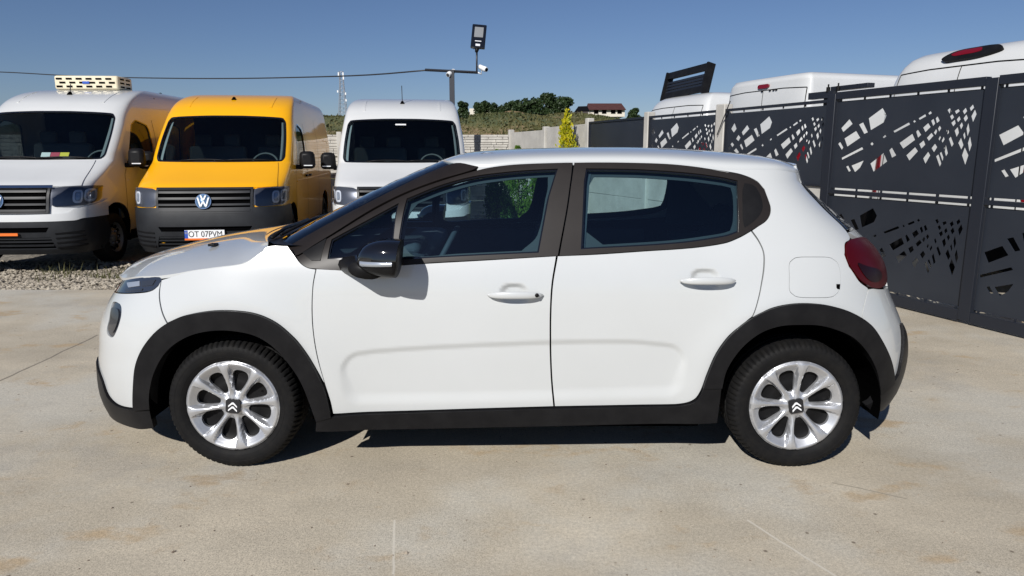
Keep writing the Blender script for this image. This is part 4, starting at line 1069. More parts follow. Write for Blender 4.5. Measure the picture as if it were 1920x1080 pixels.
CHW = [(.24, .93), (.34, .97), (.5, .995), (.8, 1.01), (1.2, 1.02), (1.45, 1.02), (1.8, 1.005), (2.1, .965), (2.3, .935), (2.42, .905), (2.5, .86), (2.55, .80), (2.575, .73), (2.59, .62)]
CCOR = [(.24, .40), (.6, .50), (1.1, .52), (1.25, .42), (1.45, .34), (1.6, .32), (2.1, .30), (2.3, .30), (2.5, .25), (2.59, .1)]
def van_wheel(root, x, y, parent_sd, r=.355):
    w = empty('wheel', (x, y, r)); w.parent = root; w.rotation_euler = (0, 0, R(90) * parent_sd)
    pr = [(.215, .03), (.23, 0), (.29, -.006), (.335, .01), (r, .035), (r, .19), (.335, .215), (.22, .2)]
    MB().lathe(pr, 64, 'y', rfun=lambda i, j, q: q - (.008 if i in (4, 5) and j % 2 else 0)).build('tyre', 'rubber', w, True, 30)
    MB().lathe([(.216, .01), (.208, .02), (.20, .05), (.15, .07), (.12, .05), (.07, .045), (.06, .02), (0, .015)], 40, 'y').build('rim', 'steel_grey', w, True)
    mb = MB()
    for k in range(12):
        t = 2 * math.pi * k / 12; mb.box((.165 * math.cos(t), .055, .165 * math.sin(t)), (.035, .03, .035), Matrix.Rotation(-t, 3, 'Y'))
    mb.build('rim_vent', 'void', w)
    mb = MB()
    for k in range(6):
        t = 2 * math.pi * k / 6; mb.lathe([(0, .02), (.012, .02), (.012, .05)], 6, 'y', (.095 * math.cos(t), 0, .095 * math.sin(t)))
    mb.build('wheel_nut', 'galvanised', w)
def vw_badge(root, y, z):
    b = empty('badge', (0, y, z)); b.parent = root; b.rotation_euler = (R(-12), 0, 0)
    MB().lathe([(0, .004), (.088, .0), (.096, -.010), (.104, -.010), (.108, 0)], 40, 'y').build('badge_disc', 'emblem_metal', b, True, 30)
    MB().lathe([(0, -.0062), (.089, -.0062), (.09, -.004)], 40, 'y').build('badge_field', mat('badge_blue', (.11, .21, .35), .25, .4, .6) if 'badge_blue' not in M else M['badge_blue'], b, True)
    def bar(p, q, w=.019):
        p = Vector(p); q = Vector(q); d = (q - p).normalized(); n = Vector((-d.y, d.x)) * w / 2
        MB().prism([tuple(p + n), tuple(p - n), tuple(q - n), tuple(q + n)], lambda a, c_, t: Vector((a, t, c_)), -.006, -.016).build('letter_stroke', 'camera_white', b)
    for s_ in (-1, 1):
        bar((s_ * .034, .082), (s_ * .004, .016)); bar((s_ * .073, .052), (s_ * .036, -.076)); bar((s_ * .036, -.076), (0, .002))
def van(name, x, y, z, yaw, paint, label, bumper_top, painted, grille_chrome, plate=None, ac=False, group='vans parked side by side behind the car', cards=False, antenna=False):
    F = VanForm(CPROF, CHW, CCOR, 5.95); S = F.S()
    root = empty(name, (x, y, z), yaw, label, 'van', group)
    tmax = F.arc[-1][0]; TB = F.t_of(.40)
    ws = rounded(F.fr([(-.925, 1.475), (0, 1.465), (.925, 1.475), (.87, 2.13), (0, 2.165), (-.87, 2.13)]), .1, 2)
    wins = []
    for g in (1, -1):
        wins.append(rounded(F.sd([(1.42, 1.36), (2.42, 1.36), (2.38, 1.98), (1.98, 2.06), (1.80, 1.98)], g), .12, 2))
    def archp(yw, g): return F.sd([(yw + .43, .41), (yw + .42, .60), (yw + .30, .78), (yw, .86), (yw - .30, .78), (yw - .42, .60), (yw - .43, .41)], g)
    # body strip split at its centre for two halves
    for g in (1, -1):
        endv = lambda z_: g * (1 + F.len - F.yf(z_))
        zs = [.26 + (2.59 - .26) * i / 30 for i in range(31)]
        outline = [(0, F.t_of(.27)), (g * .9, F.t_of(.27))] + F.sd([(1.02 - .43, .27)], g) + archp(1.02, g)[::-1] + F.sd([(1.02 + .43, .36), (4.68 - .45, .36)], g) + archp(4.68, g)[::-1] + F.sd([(5.1, .36)], g) + [(endv(zz), F.t_of(zz)) for zz in [.36 + .05 * i for i in range(45)] if zz < 2.589] + [(endv(2.589), F.t_of(2.589)), (0, F.t_of(2.589))]
        hs = [[(v if abs(v) > 1e-9 else 0, t) for v, t in wins[0 if g == 1 else 1]]]
        half = [p for p in resample(ws, .05) if p[0] * g >= -1e-9]
        # windscreen notch: cut the half outline along the centre line instead of a hole
        hw_ = sorted(half, key=lambda p: p[1])
        ob = outline[:-1] + [(0, F.t_of(2.589)), (0, max(p[1] for p in half))] + sorted_half(half, g) + [(0, min(p[1] for p in half))]
        panel('body_side', S, ob, paint, root, holes=hs, step=.075, thick=.0)
    cabin = MB(); cabin.box((0, 2.9, 1.45), (1.80, .03, 2.0)).build('bulkhead', 'interior', root)
    MB().box((0, 1.35, 1.22), (1.70, .75, .36)).build('dashboard', 'van_interior', root, bevel=.08)
    MB().box((0, 2.2, .62), (1.7, 1.6, .06)).build('cab_floor', 'interior', root)
    for sx, w in ((.48, .5), (-.42, .92)):
        MB().box((sx, 2.45, 1.35), (w, .16, .72), Matrix.Rotation(R(-10), 3, 'X')).build('seat_back', 'van_interior', root, bevel=.05)
        for k in ((0,) if w < .6 else (-.23, .23)): MB().box((sx + k, 2.50, 1.80), (.26, .10, .2)).build('headrest', 'van_interior', root, bevel=.04)
    MB().tube([(.48 + .2 * math.cos(2 * math.pi * k / 24), 1.78 + .2 * math.sin(2 * math.pi * k / 24) * .45, 1.42 + .2 * math.sin(2 * math.pi * k / 24) * .85) for k in range(24)], .016, 6, True).build('steering_wheel', 'van_interior', root, True)
    for g in (1, -1):
        MB().box((g * .93, 1.9, .95), (.03, 1.2, .7)).build('inner_door_card', 'interior', root)
        panel('side_window', S, wins[0 if g == 1 else 1], 'van_glass', root, off=-.012, thick=0, step=.12)
        w2 = wins[0 if g == 1 else 1]
        panel('window_seal', S, inset(w2, -.012), 'gloss_black', root, off=.003, thick=.01, step=.08, holes=[inset(w2, .014)])
    panel('windscreen', S, ws, 'van_glass', root, off=-.006, thick=0, step=.08)
    panel('windscreen_border', S, inset(ws, -.006), 'gloss_black', root, off=.004, thick=.01, step=.06, holes=[inset(ws, .028)])
    for g in (-1, 1):            # pale pillar trim seen through the glass
        panel('inner_pillar_trim', S, F.fr([(g * .86, 1.52), (g * .91, 1.53), (g * .855, 2.10), (g * .825, 2.10)]), 'interior_grey', root, off=-.05, thick=0, step=.08)
    MB().box((0, F.yf(1.5) - .22, 1.47), (1.5, .10, .035)).build('scuttle', 'void', root)
    for sx, ex in ((.15, -.55), (.80, .05)):
        q = []
        for k in range(6):
            u = k / 5; xx = sx + (ex - sx) * u; zz = 1.485 + .02 * math.sin(u * 3); q.append(F.P(F.fr([(xx, zz)])[0][0], F.t_of(zz)) + Vector((0, -.02, .0)))
        MB().tube(q, .011, 6).build('wiper', 'black_plastic', root, True)
    # bonnet shut line, bumper, grille, lamps
    bn = F.fr([(-.93, 1.125), (-.60, 1.118), (0, 1.115), (.60, 1.118), (.93, 1.125), (.90, 1.25), (.86, 1.40), (.84, 1.455), (0, 1.45), (-.84, 1.455), (-.86, 1.40), (-.90, 1.25)])
    panel('bonnet', S, bn, paint, root, off=.010, thick=.018, step=.06)
    BV = 1.0 + .28
    def bumper_poly(z0, z1): return [(-BV, F.t_of(z0)), (BV, F.t_of(z0)), (BV + .05, F.t_of((z0 + z1) / 2)), (BV - .10, F.t_of(z1)), (.72, F.t_of(z1 + .0)), (-.72, F.t_of(z1)), (-BV + .10, F.t_of(z1)), (-BV - .05, F.t_of((z0 + z1) / 2))]
    intake = F.fr([(-.58, .535), (.58, .535), (.62, .60), (-.62, .60)])
    low = F.fr([(-.66, .32), (.66, .32), (.62, .47), (-.62, .47)])
    panel('bumper', S, bumper_poly(.25, bumper_top), 'grey_plastic', root, off=.028, thick=.05, step=.06, holes=[intake, low])
    panel('intake', S, intake, 'void', root, off=.002, thick=0, step=.1)
    panel('lower_intake', S, low, 'void', root, off=.002, thick=0, step=.1)
    for zz in (.365, .415, .455):
        panel('intake_slat', S, F.fr([(-.64, zz - .012), (.64, zz - .012), (.64, zz + .008), (-.64, zz + .008)]), 'grey_plastic', root, off=.022, thick=.02, step=.08)
    for g in (-1, 1):
        for zz in (.34, .40, .46, .52):
            panel('bumper_rib', S, F.fr([(g * .68, zz - .01), (g * .95, zz + .01), (g * .95, zz + .028), (g * .68, zz + .008)]), 'black_plastic', root, off=.038, thick=.012, step=.08)
    if painted:
        panel('painted_bumper', S, [(-BV + .05, F.t_of(bumper_top + .005)), (-.74, F.t_of(bumper_top + .005)), (-.6, F.t_of(bumper_top - .02)), (.6, F.t_of(bumper_top - .02)), (.74, F.t_of(bumper_top + .005)), (BV - .05, F.t_of(bumper_top + .005)), (BV - .1, F.t_of(.93)), (.98, F.t_of(.885)), (.62, F.t_of(.83)), (.5, F.t_of(.775)), (-.5, F.t_of(.775)), (-.62, F.t_of(.83)), (-.98, F.t_of(.885)), (-BV + .1, F.t_of(.93))], paint, root, off=.034, thick=.03, step=.06)
    gz0 = .79
    panel('grille', S, F.fr([(-.60, gz0), (.60, gz0), (.615, 1.095), (-.615, 1.095)]), 'void', root, off=.006, thick=.01, step=.08)
    for k, zz in enumerate((.815, .895, .975, 1.055)):
        panel('grille_slat', S, F.fr([(-.60, zz - .014), (.60, zz - .014), (.60, zz + .014), (-.60, zz + .014)]), 'grey_plastic', root, off=.035, thick=.03, step=.08)
    panel('grille_frame', S, F.fr([(-.63, gz0 - .015), (.63, gz0 - .015), (.64, 1.11), (-.64, 1.11)]), 'grey_plastic', root, off=.030, thick=.03, step=.06, holes=[F.fr([(-.60, gz0 + .005), (.60, gz0 + .005), (.61, 1.085), (-.61, 1.085)])])
    if grille_chrome: panel('grille_strip', S, F.fr([(-.66, 1.086), (.66, 1.086), (.66, 1.112), (-.66, 1.112)]), 'chrome', root, off=.045, thick=.02, step=.08)
    for g in (-1, 1):
        V_ = lambda v, zz: (g * v, F.t_of(zz))
        hlp = rounded([V_(F.fr([(.645, 1.1)])[0][0], 1.105), V_(F.fr([(.645, .86)])[0][0], .865), V_(.80, .875), V_(1.0, .915), V_(1.06, .96), V_(1.06, 1.115), V_(.9, 1.125)], .10, 1)
        hl_ = panel('headlight', S, hlp, 'lamp_base', root, off=.012, thick=.03, step=.05)
        for v0, v1, z0, z1 in ((.575, .72, .905, 1.07), (.745, .97, .92, 1.085)):
            p_ = rounded([V_(v0, z0), V_(v1, z0), V_(v1, z1), V_(v0, z1)], .2, 2)
            panel('reflector', S, p_, 'reflector', hl_, off=.016, thick=.006, step=.05, holes=[inset(p_, .030)])
            panel('lamp_bowl', S, inset(p_, .036), 'lens_clear', hl_, off=.017, thick=.006, step=.05)
        if not painted or grille_chrome: panel('side_marker', S, rounded([V_(.98, 1.04), V_(1.05, 1.04), V_(1.05, 1.10), V_(.98, 1.10)], .2, 1), 'amber' if grille_chrome else 'reflector', hl_, off=.018, thick=.006, step=.05)
        cov = panel('lamp_cover', S, inset(hlp, .008), 'lamp_cover', hl_, off=.030, thick=0, step=.06)
    vw_badge(root, interp(CPROF, .94) - .045, .945)
    # mirrors
    for g in (-1, 1):
        mr = empty('wing_mirror', (g * 1.0, 1.42, 1.44)); mr.parent = root
        MB().box((g * .20, 0, .05), (.25, .16, .27), None, .90).build('mirror_head', 'black_plastic', mr, bevel=.06)
        MB().box((g * .04, .02, -.06), (.18, .09, .07)).build('mirror_arm', 'black_plastic', mr, bevel=.02)
        MB().box((g * .22, -.080, -.035), (.13, .012, .014)).build('indicator', 'reflector', mr)
        MB().box((g * 1.005, 1.55, 1.5), (.012, .25, .3)).build('mirror_plate', 'black_plastic', root)
        # door seams, handle, moulding, wheels and arch liners
        for yy, z0, z1 in ((1.38, .42, 1.33), (2.50, .40, 2.08), (3.85, .40, 2.2)):
            q = [(F.sd([(yy + (.05 * (zz > 1.3)), zz)], g)[0]) for zz in [z0 + (z1 - z0) * k / 12 for k in range(13)]]
            panel('door_seam', S, [(v - .005, t) for v, t in q] + [(v + .005, t) for v, t in q][::-1], 'void', root, off=.002, thick=0, step=.2)
        panel('swage_line', S, F.sd([(1.45, 1.145), (5.6, 1.145), (5.6, 1.175), (1.45, 1.17)], g), paint, root, off=.008, thick=.01, step=.2)
        for yy in (2.35, 2.72):
            if g == 1 or yy < 2.5: MB().box((g * (interp(CHW, 1.2) + .02), yy, 1.22), (.03, .16, .035)).build('door_handle', 'black_plastic', root, bevel=.008)
        panel('side_sill', S, F.sd([(1.46, .27), (4.24, .27), (4.24, .42), (1.46, .42)], g), 'black_plastic', root, off=.012, thick=.05, step=.2)
        for yw in (1.02, 4.68):
            van_wheel(root, g * (.985), yw, g)
            V = []; n = 16
            for i in range(n + 1):
                t = math.pi * (-.1 + 1.2 * i / n); V += [(g * .985, yw + .45 * math.cos(t), .40 + .45 * math.sin(t)), (g * .70, yw + .45 * math.cos(t), .40 + .45 * math.sin(t))]
            k = len(V); V.append((g * .70, yw, .4))
            link('wheel_housing', V, [(2 * i, 2 * i + 1, 2 * i + 3, 2 * i + 2) for i in range(n)] + [(2 * i + 1, k, 2 * i + 3) for i in range(n)], 'void', root)
    # roof, rear wall, chassis
    zc = 2.589; xw = interp(CHW, zc); y0 = F.yf(zc)
    q = [F.P(-1 + 2 * i / 16, F.t_of(zc)) for i in range(17)]
    mb = MB(); mb.add([*q, (xw * .88, F.len, zc), (-xw * .88, F.len, zc)], [tuple(range(19))]); mb.build('roof', paint, root)
    for sx in (-.62, -.22, .22, .62):
        panel('roof_rib', S, F.fr([(sx - .02, 2.30), (sx + .02, 2.30), (sx + .015, 2.49), (sx - .015, 2.49)]), paint, root, off=.006, thick=.008, step=.1) if abs(sx) > .5 else None
    R_ = [F.P(g * (1 + F.len - F.yf(zz)), F.t_of(zz)) for g, L_ in ((1, [.36 + .08 * i for i in range(28)] + [2.589]), (-1, ([.36 + .08 * i for i in range(28)] + [2.589])[::-1])) for zz in L_]
    mb = MB(); mb.add(R_, [tuple(range(len(R_)))]); mb.build('rear_wall', paint, root)
    MB().box((0, 3.0, .34), (1.4, 5.2, .2)).box((0, .9, .42), (1.25, 1.2, .4)).build('chassis', 'void', root)
    if antenna is not None:
        p = F.P(0, F.t_of(2.44)); MB().tube([p + Vector((0, -.01, -.01)), p + Vector((0, .02, .035))], [.042, .022], 8).build('aerial_base', 'void', root, True)
        if antenna: MB().tube([p, p + Vector((-.005, .06, antenna))], .007, 6).build('aerial', 'cable', root, True)
    if plate:
        pl = empty('number_plate', (0, -.055, .500)); pl.parent = root
        MB().box((0, 0, 0), (.53, .012, .115)).build('plate', 'plate_white', pl, bevel=.004)
        MB().box((-.242, -.0072, .0), (.042, .003, .109)).build('country_band', 'plate_blue', pl)
        for tx, xx in (('OT', -.145), ('07PVM', .095)): text_obj('registration', tx, .115, 'ink', pl, (xx, -.0075, -.002), (R(90), 0, 0), .0012, .86)
        MB().box((.0, -.004, -.068), (.53, .014, .024)).build('plate_holder', 'plate_orange', pl)
        st = MB()
        for k in range(12):
            t = 2 * math.pi * k / 12; st.box((-.242 + .013 * math.cos(t), -.0092, .022 + .013 * math.sin(t)), (.004, .001, .004))
        st.build('star_ring', 'card_yellow', pl)
    elif painted and grille_chrome:
        MB().box((0, -.05, .515), (.52, .014, .035)).build('plate_holder', 'plate_orange', root)
    if cards:
        for i, (cx, mt) in enumerate(((.08, 'card_white'), (.21, 'card_red'), (.34, 'card_yellow'))):
            MB().box((cx + .0, 1.09, 1.535), (.125, .002, .075), Matrix.Rotation(R(-35), 3, 'X')).build('card', mt, root)
    if ac:
        u = empty('refrigeration_unit', (-.03, 2.62, 2.56)); u.parent = root
        MB().box((0, .25, .11), (1.0, .5, .22)).build('casing', 'cream', u, bevel=.03)
        random.seed(4); mb = MB()
        for r_ in range(3):
            for k in range(6):
                mb.box((-.42 + .155 * k + (.05 if r_ % 2 else 0), -.003, .05 + .06 * r_), (.09, .012, .026))
        mb.build('vent_slot', 'void', u)
        MB().box((0, -.008, .11), (.11, .01, .04)).build('maker_badge', 'plate_blue', u, bevel=.004)
        mb = MB()
        for r_ in range(3):
            for k in range(2): mb.box((.502, .14 + .20 * k, .05 + .06 * r_), (.01, .13, .022))
        mb.build('side_vent_slot', 'void', u)
    return root
def sorted_half(half, g):
    """order the half outline of the windscreen from top to bottom"""
    import functools
    cx = 0; cz = (max(p[1] for p in half) + min(p[1] for p in half)) / 2
    return sorted([p for p in half if abs(p[0]) > 1e-6], key=lambda p: -math.atan2(p[1] - cz, abs(p[0])))
YAW = R(7)
van('panel_van', -4.24, 9.80, -.17, YAW, 'yellow_paint', 'bright yellow high-roof van with dark grey bumper and number plate, between the two white vans', .855, False, False, plate='OT  07PVM')
van('panel_van', -6.70, 9.25, -.13, R(3), 'van_white', 'white high-roof van with a cream cooling unit on its roof, left of the yellow van', .70, True, True, ac=True, cards=True, antenna=.16)
van('panel_van', -1.62, 10.45, -.19, YAW, 'van_white', 'white high-roof van with upright roof aerial, right of the yellow van', .70, True, False, antenna=.30)
v_ = bpy.data.objects['panel_van.002']; MB().box((-.02, 1.42, 2.07), (.17, .02, .022)).build('sensor_strip', 'camera_white', v_)
# a sliver of one more van roof at the left edge of the picture
F2 = None

# vans whose rear ends look over the fence on the right
def rear_van(px_left, px_right, ztop, label, kind):
    """stands beyond the fence with its rear doors parallel to it"""
    off = 1.3
    def on(px):
        k = (px - 960) / FPX
        # X = k * (.982 Y - .1); X = 5.878 + off*1.0543 - .334 Y
        A = 5.878 + off * 1.0543; y = (A + k * .1) / (k * .982 + .334); return Vector((A - .334 * y, y, 0))
    a = on(px_left); b = on(px_right); w = (b - a).length; c_ = (a + b) / 2; h = w / 2
    prof = [(.25, .05), (.5, .0), (1.3, .0), (ztop - .55, .04), (ztop - .30, .09), (ztop - .16, .16), (ztop - .07, .26), (ztop - .025, .40), (ztop, .75)]
    hw = [(.25, h * .97), (.6, h), (1.2, h), (ztop - .6, h * .955), (ztop - .3, h * .90), (ztop - .16, h * .85), (ztop - .07, h * .78), (ztop - .025, h * .66), (ztop, h * .45)]
    if kind == 'square': prof[4:] = [(ztop - .30, .05), (ztop - .14, .07), (ztop - .05, .10), (ztop - .015, .20), (ztop, .5)]; hw[3:] = [(ztop - .6, h * .975), (ztop - .3, h * .955), (ztop - .14, h * .94), (ztop - .05, h * .90), (ztop - .015, h * .8), (ztop, h * .6)]
    cor = [(.25, .14), (ztop - .3, .14), (ztop, .10)]
    F = VanForm(prof, hw, cor, 5.2, 4.0); S = F.S()
    root = empty('parked_van', (c_.x, c_.y, -.02), FA, label, 'van', 'white vans parked beyond the fence with their rear ends towards it')
    Lz = [.30 + .06 * i for i in range(60) if .30 + .06 * i < ztop - .08] + [ztop - .07, ztop - .045, ztop - .025, ztop - .008, ztop - .001]
    ends = [(1 + 5.2 - F.yf(z), F.t_of(z)) for z in Lz]
    panel('body', S, [(-v, t) for v, t in ends[::-1]] + ends if False else [(v, t) for v, t in ends] + [(-v, t) for v, t in ends[::-1]], 'van_white', root, step=.10, thick=0)
    q = [F.P(-1 + 2 * i / 12, F.t_of(ztop - .001)) for i in range(13)]; xw = interp(hw, ztop)
    MB().add([*q, (xw * .88, 5.2, ztop - .001), (-xw * .88, 5.2, ztop - .001)], [tuple(range(15))]).build('roof', 'van_white', root)
    R_ = [F.P(v, t) for v, t in ends] + [F.P(-v, t) for v, t in ends[::-1]]
    MB().add(R_, [tuple(range(len(R_)))]).build('front_wall', 'van_white', root)
    def strip(name, pts, w_=.006, m='void', off=.003):
        L_ = []; Rr = []
        for (x0, z0), (x1, z1) in zip(pts, pts[1:]):
            d = Vector((x1 - x0, z1 - z0)).normalized(); n = Vector((-d.y, d.x)) * w_
            for k in range(7):
                x, z = x0 + (x1 - x0) * k / 6, z0 + (z1 - z0) * k / 6; L_.append((x + n.x, z + n.y)); Rr.append((x - n.x, z - n.y))
        panel(name, S, F.fr(L_ + Rr[::-1]), m, root, off=off, thick=0, step=.3)
    zt = ztop - (.21 if kind == 'square' else .24)
    e = h * (.90 if kind == 'square' else .80)
    panel('lower_shade_band', S, [(-4.6, F.t_of(.30)), (4.6, F.t_of(.30)), (4.6, F.t_of(.80)), (-4.6, F.t_of(.80))], 'black_plastic', root, off=.02, thick=.03, step=.2)  # added dark band: shade behind the gate put into the van's colour
    strip('door_seam', [(-e, zt - .02), (-e * .5, zt), (0, zt), (e * .5, zt), (e, zt - .02)])
    panel('lower_shade_band', S, [(-4.6, F.t_of(.30)), (4.6, F.t_of(.30)), (4.6, F.t_of(.80)), (-4.6, F.t_of(.80))], 'black_plastic', root, off=.02, thick=.03, step=.2)  # same painted shade band again, laid over the first
    strip('door_seam', [(-e, zt - .02), (-h * .86, .6)]); strip('door_seam', [(e, zt - .02), (h * .86, .6)])
    strip('door_seam', [(-.0, zt), (0, .5)], .005)
    for g in (-1, 1):
        z0, z1 = (1.05, 1.62) if kind != 'wide' else (.95, 1.6)
        panel('tail_light', S, rounded(F.fr([(g * h * .87, z0), (g * h * .995, z0), (g * h * .985, z1), (g * h * .88, z1)]), .2, 2), 'red_lens', root, off=.012, thick=.03, step=.1)
        panel('tail_light_amber', S, F.fr([(g * h * .885, z0 + .12), (g * h * .985, z0 + .12), (g * h * .985, z0 + .22), (g * h * .885, z0 + .22)]), 'reflector', root, off=.016, thick=.01, step=.1)
        for zz in (.8, 1.95): MB().box(F.P(F.fr([(g * h * .9, zz)])[0][0], F.t_of(zz)), (.05, .04, .10)).build('hinge', 'van_white', root, bevel=.006)
        MB().lathe([(.0, 0), (.33, 0), (.34, .2), (0, .2)], 32, 'x', (g * h * .8 - (0 if g < 0 else .2) + (.0), 1.1, .34)).build('wheel', 'rubber', root, True, 30)
    panel('rear_bumper', S, [(-1.1, F.t_of(.30)), (1.1, F.t_of(.30)), (1.1, F.t_of(.82)), (-1.1, F.t_of(.82))], 'black_plastic', root, off=.05, thick=.06, step=.12)  # real bumper, its extra height added as painted shade on the lower body
    MB().box((-.14, -.015, 1.15), (.07, .04, .2)).build('door_handle', 'black_plastic', root, bevel=.01)
    if kind == 'square':
        bz = ztop - .155
        panel('brake_light', S, rounded(F.fr([(-.12, bz - .03), (.12, bz - .03), (.12, bz + .03), (-.12, bz + .03)]), .2, 1), 'red_lens', root, off=.022, thick=.03, step=.1)
        for x_ in (-.02, .16, .24, .30): MB().box((x_, -.0 + interp(prof, zt) - .01, zt - .01), (.03, .02, .02)).build('door_stop', 'black_plastic', root)
    if kind == 'wide':
        bz = ztop - .125; fr_ = lambda P: F.fr(P)
        hs = rounded(fr_([(-.30, bz - .03), (-.18, bz + .035), (.12, bz + .055), (.30, bz + .045), (.40, bz + .0), (.22, bz - .05), (-.2, bz - .07)]), .2, 2)
        panel('brake_light_housing', S, hs, 'black_plastic', root, off=.03, thick=.06, step=.04)
        panel('brake_light', S, rounded(fr_([(-.20, bz + .0), (-.1, bz + .03), (.12, bz + .04), (.16, bz + .0), (-.12, bz - .025)]), .2, 1), 'red_lens', root, off=.034, thick=.01, step=.04)
    return root, F, h
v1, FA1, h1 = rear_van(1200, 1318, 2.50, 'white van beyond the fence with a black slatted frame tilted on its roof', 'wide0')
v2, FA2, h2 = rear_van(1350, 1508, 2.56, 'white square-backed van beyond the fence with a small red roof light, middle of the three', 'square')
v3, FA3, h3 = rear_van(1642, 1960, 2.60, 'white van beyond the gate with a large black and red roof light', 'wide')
# slatted frame on the first van's roof: tilted frame with blades
fr = empty('slatted_roof_frame', v1.location + Vector((0, 0, 0)), FA)
fr.parent = v1; fr.location = (-.58, .60, 2.50); fr.rotation_euler = (R(-14), R(-2), 0)
w_ = 1.36
MB().box((0, 0, .465), (w_, .05, .13)).build('top_board', 'black_plastic', fr)
MB().box((0, 0, .06), (w_, .05, .11)).build('bottom_board', 'black_plastic', fr)
for x_ in (-w_ / 2 - .025, w_ / 2 + .025): MB().box((x_, .03, .255), (.05, .16, .56)).build('frame_side', 'black_plastic', fr)
for k in range(4): MB().box((0, .03, .145 + .060 * k), (w_, .05, .044)).build('blade', 'frame_metal', fr)

# ============================================================ mast, cable, distant things
mast = empty('camera_mast', (-1.45, 16.6, -.2), 0, 'grey square steel mast with cross bar and flood lamp behind the white van', 'mast')
def mast_pt(px, py): return at_y(px, py, 16.6) - Vector((-1.45, 16.6, -.2))
p = mast_pt(847, 131); MB().box((p.x, 0, p.z / 2), (.11, .11, p.z)).build('pole', 'pole_metal', mast)
a = mast_pt(797, 131); b = mast_pt(896, 136)
MB().tube([a, b], .030, 4).build('cross_bar', 'pole_metal', mast)
c0 = mast_pt(894, 137); c1 = mast_pt(894, 92); MB().tube([c0, c1], .020, 8).build('lamp_stem', 'pole_metal', mast, True)
fl = empty('flood_lamp', (0, 0, 0)); fl.parent = mast; fl.location = mast_pt(897.5, 69); fl.rotation_euler = (R(-18), R(5), 0)
MB().box((0, 0, 0), (.32, .07, .56)).build('housing', 'gloss_black', fl, bevel=.02)
MB().box((0, -.038, .09), (.20, .012, .24)).build('lamp_lens', 'lamp_glass', fl, bevel=.006)
MB().box((0, -.038, -.12), (.14, .01, .02)).box((.0, -.038, -.21), (.10, .01, .05)).build('sensor_strip', 'galvanised', fl)
MB().tube([(-.01, .0, -.27), (-.02, .02, -.36)], [.055, .03], 8).build('lamp_bracket', 'black_plastic', fl, True)
MB().tube([(-.05, .01, -.27), (-.09, .01, -.30), (-.11, .01, -.22)], .006, 5).build('lamp_cable', 'cable', fl, True)
def cctv(px, py, rz, rx, lab, drop):
    r = empty('security_camera', mast_pt(px, py) + mast.location, rz, lab, 'camera')
    mb = MB().lathe([(0, .14), (.045, .14), (.052, .12), (.055, -.02), (.06, -.06), (.05, -.12), (.0, -.12)], 16, 'y'); o = mb.build('camera_body', 'camera_white', r, True, 40); o.rotation_euler = (rx, 0, 0)
    o2 = MB().lathe([(0, -.125), (.04, -.125), (.042, -.11)], 16, 'y').build('camera_lens', 'gloss_black', r, True, 40); o2.rotation_euler = (rx, 0, 0)
    MB().tube([(0, .05, -.03), (0, .07, -.12), drop], .018, 6).build('camera_bracket', 'camera_white', r, True)
cctv(845, 137, R(-32), R(26), 'white bullet camera on top of the mast pole, pointing down left', (.03, .08, -.2))
cctv(906, 128, R(42), R(20), 'white bullet camera at the right end of the mast cross bar', (-.10, .08, -.09))
# overhead cable
pts = [(-260, 130, 30), (0, 135, 26), (150, 143, 24.5), (300, 146.5, 23), (450, 147, 21), (600, 144, 19.4), (700, 140, 18), (797, 132, 16.6)]
P_ = [at_y(x, y, Y) for x, y, Y in pts]
tag(MB().tube(resamp3([tuple(q) for q in P_], 40), .017, 5).build('overhead_cable', 'cable', None, True), 'thin black overhead cable sagging from the left edge to the mast cross bar', 'cable')

# conifers in front of the fence
def thuja(x, y, h, r, m, label, seed, n=5200, ragged=0):
    random.seed(seed); t = empty('conifer', (x, y, ground_z(x, y)), 0, label, 'tree', 'clipped conifers along the fence')
    MB().tube([(0, 0, 0), (.01, 0, h * .5), (0, 0, h * .92)], [.035, .025, .006], 7).build('trunk', 'bark', t, True)
    V = []; Fc = []
    lobes = [(random.uniform(0, 6.28), random.uniform(.1, .95), random.uniform(.7, 1.15)) for _ in range(60)]
    for _ in range(n):
        la, lh, lr = random.choice(lobes); z = max(.03, min(.99 + ragged * .04, lh + random.gauss(0, .05))); a = la + random.gauss(0, .32)
        prof = (min(1, z / .10)**.5) * max(0, 1 - z)**.62 * 1.15; rr = r * (prof.real if isinstance(prof, complex) else prof) * lr * (random.random()**.35) + ragged * .05 * max(0, math.sin(la * 5 + lh * 9))
        c_ = Vector((rr * math.cos(a), rr * math.sin(a), z * h)); s_ = random.uniform(.02, .045)
        up = Vector((math.cos(a) * .5, math.sin(a) * .5, 1.3)) + Vector((random.gauss(0, .3), random.gauss(0, .3), random.gauss(0, .2))); up.normalize()
        sd_ = up.cross(Vector((random.gauss(0, 1), random.gauss(0, 1), random.gauss(0, .3)))).normalized(); k = len(V)
        V += [c_ - sd_ * s_ * .45, c_ + up * s_ * .6 - sd_ * s_ * .5, c_ + up * s_ * 1.7, c_ + up * s_ * .7 + sd_ * s_ * .5]; Fc.append((k, k + 1, k + 2, k + 3))
    link('crown', V, Fc, m, t)
thuja(1.02, 13.6, 2.32, .28, 'thuja_yellow', 'slim golden conifer whose tip rises above the car roof', 1, 3600, 1)
thuja(.12, 14.4, 1.72, .34, 'thuja_green', 'green conifer seen through the front side window, left of two', 2)
thuja(-.34, 15.6, 1.65, .30, 'thuja_green', 'green conifer seen through the front side window, behind the seat', 3)
thuja(.55, 13.9, 1.62, .30, 'thuja_green', 'green conifer hidden mostly by the car roof, beside the golden one', 6)

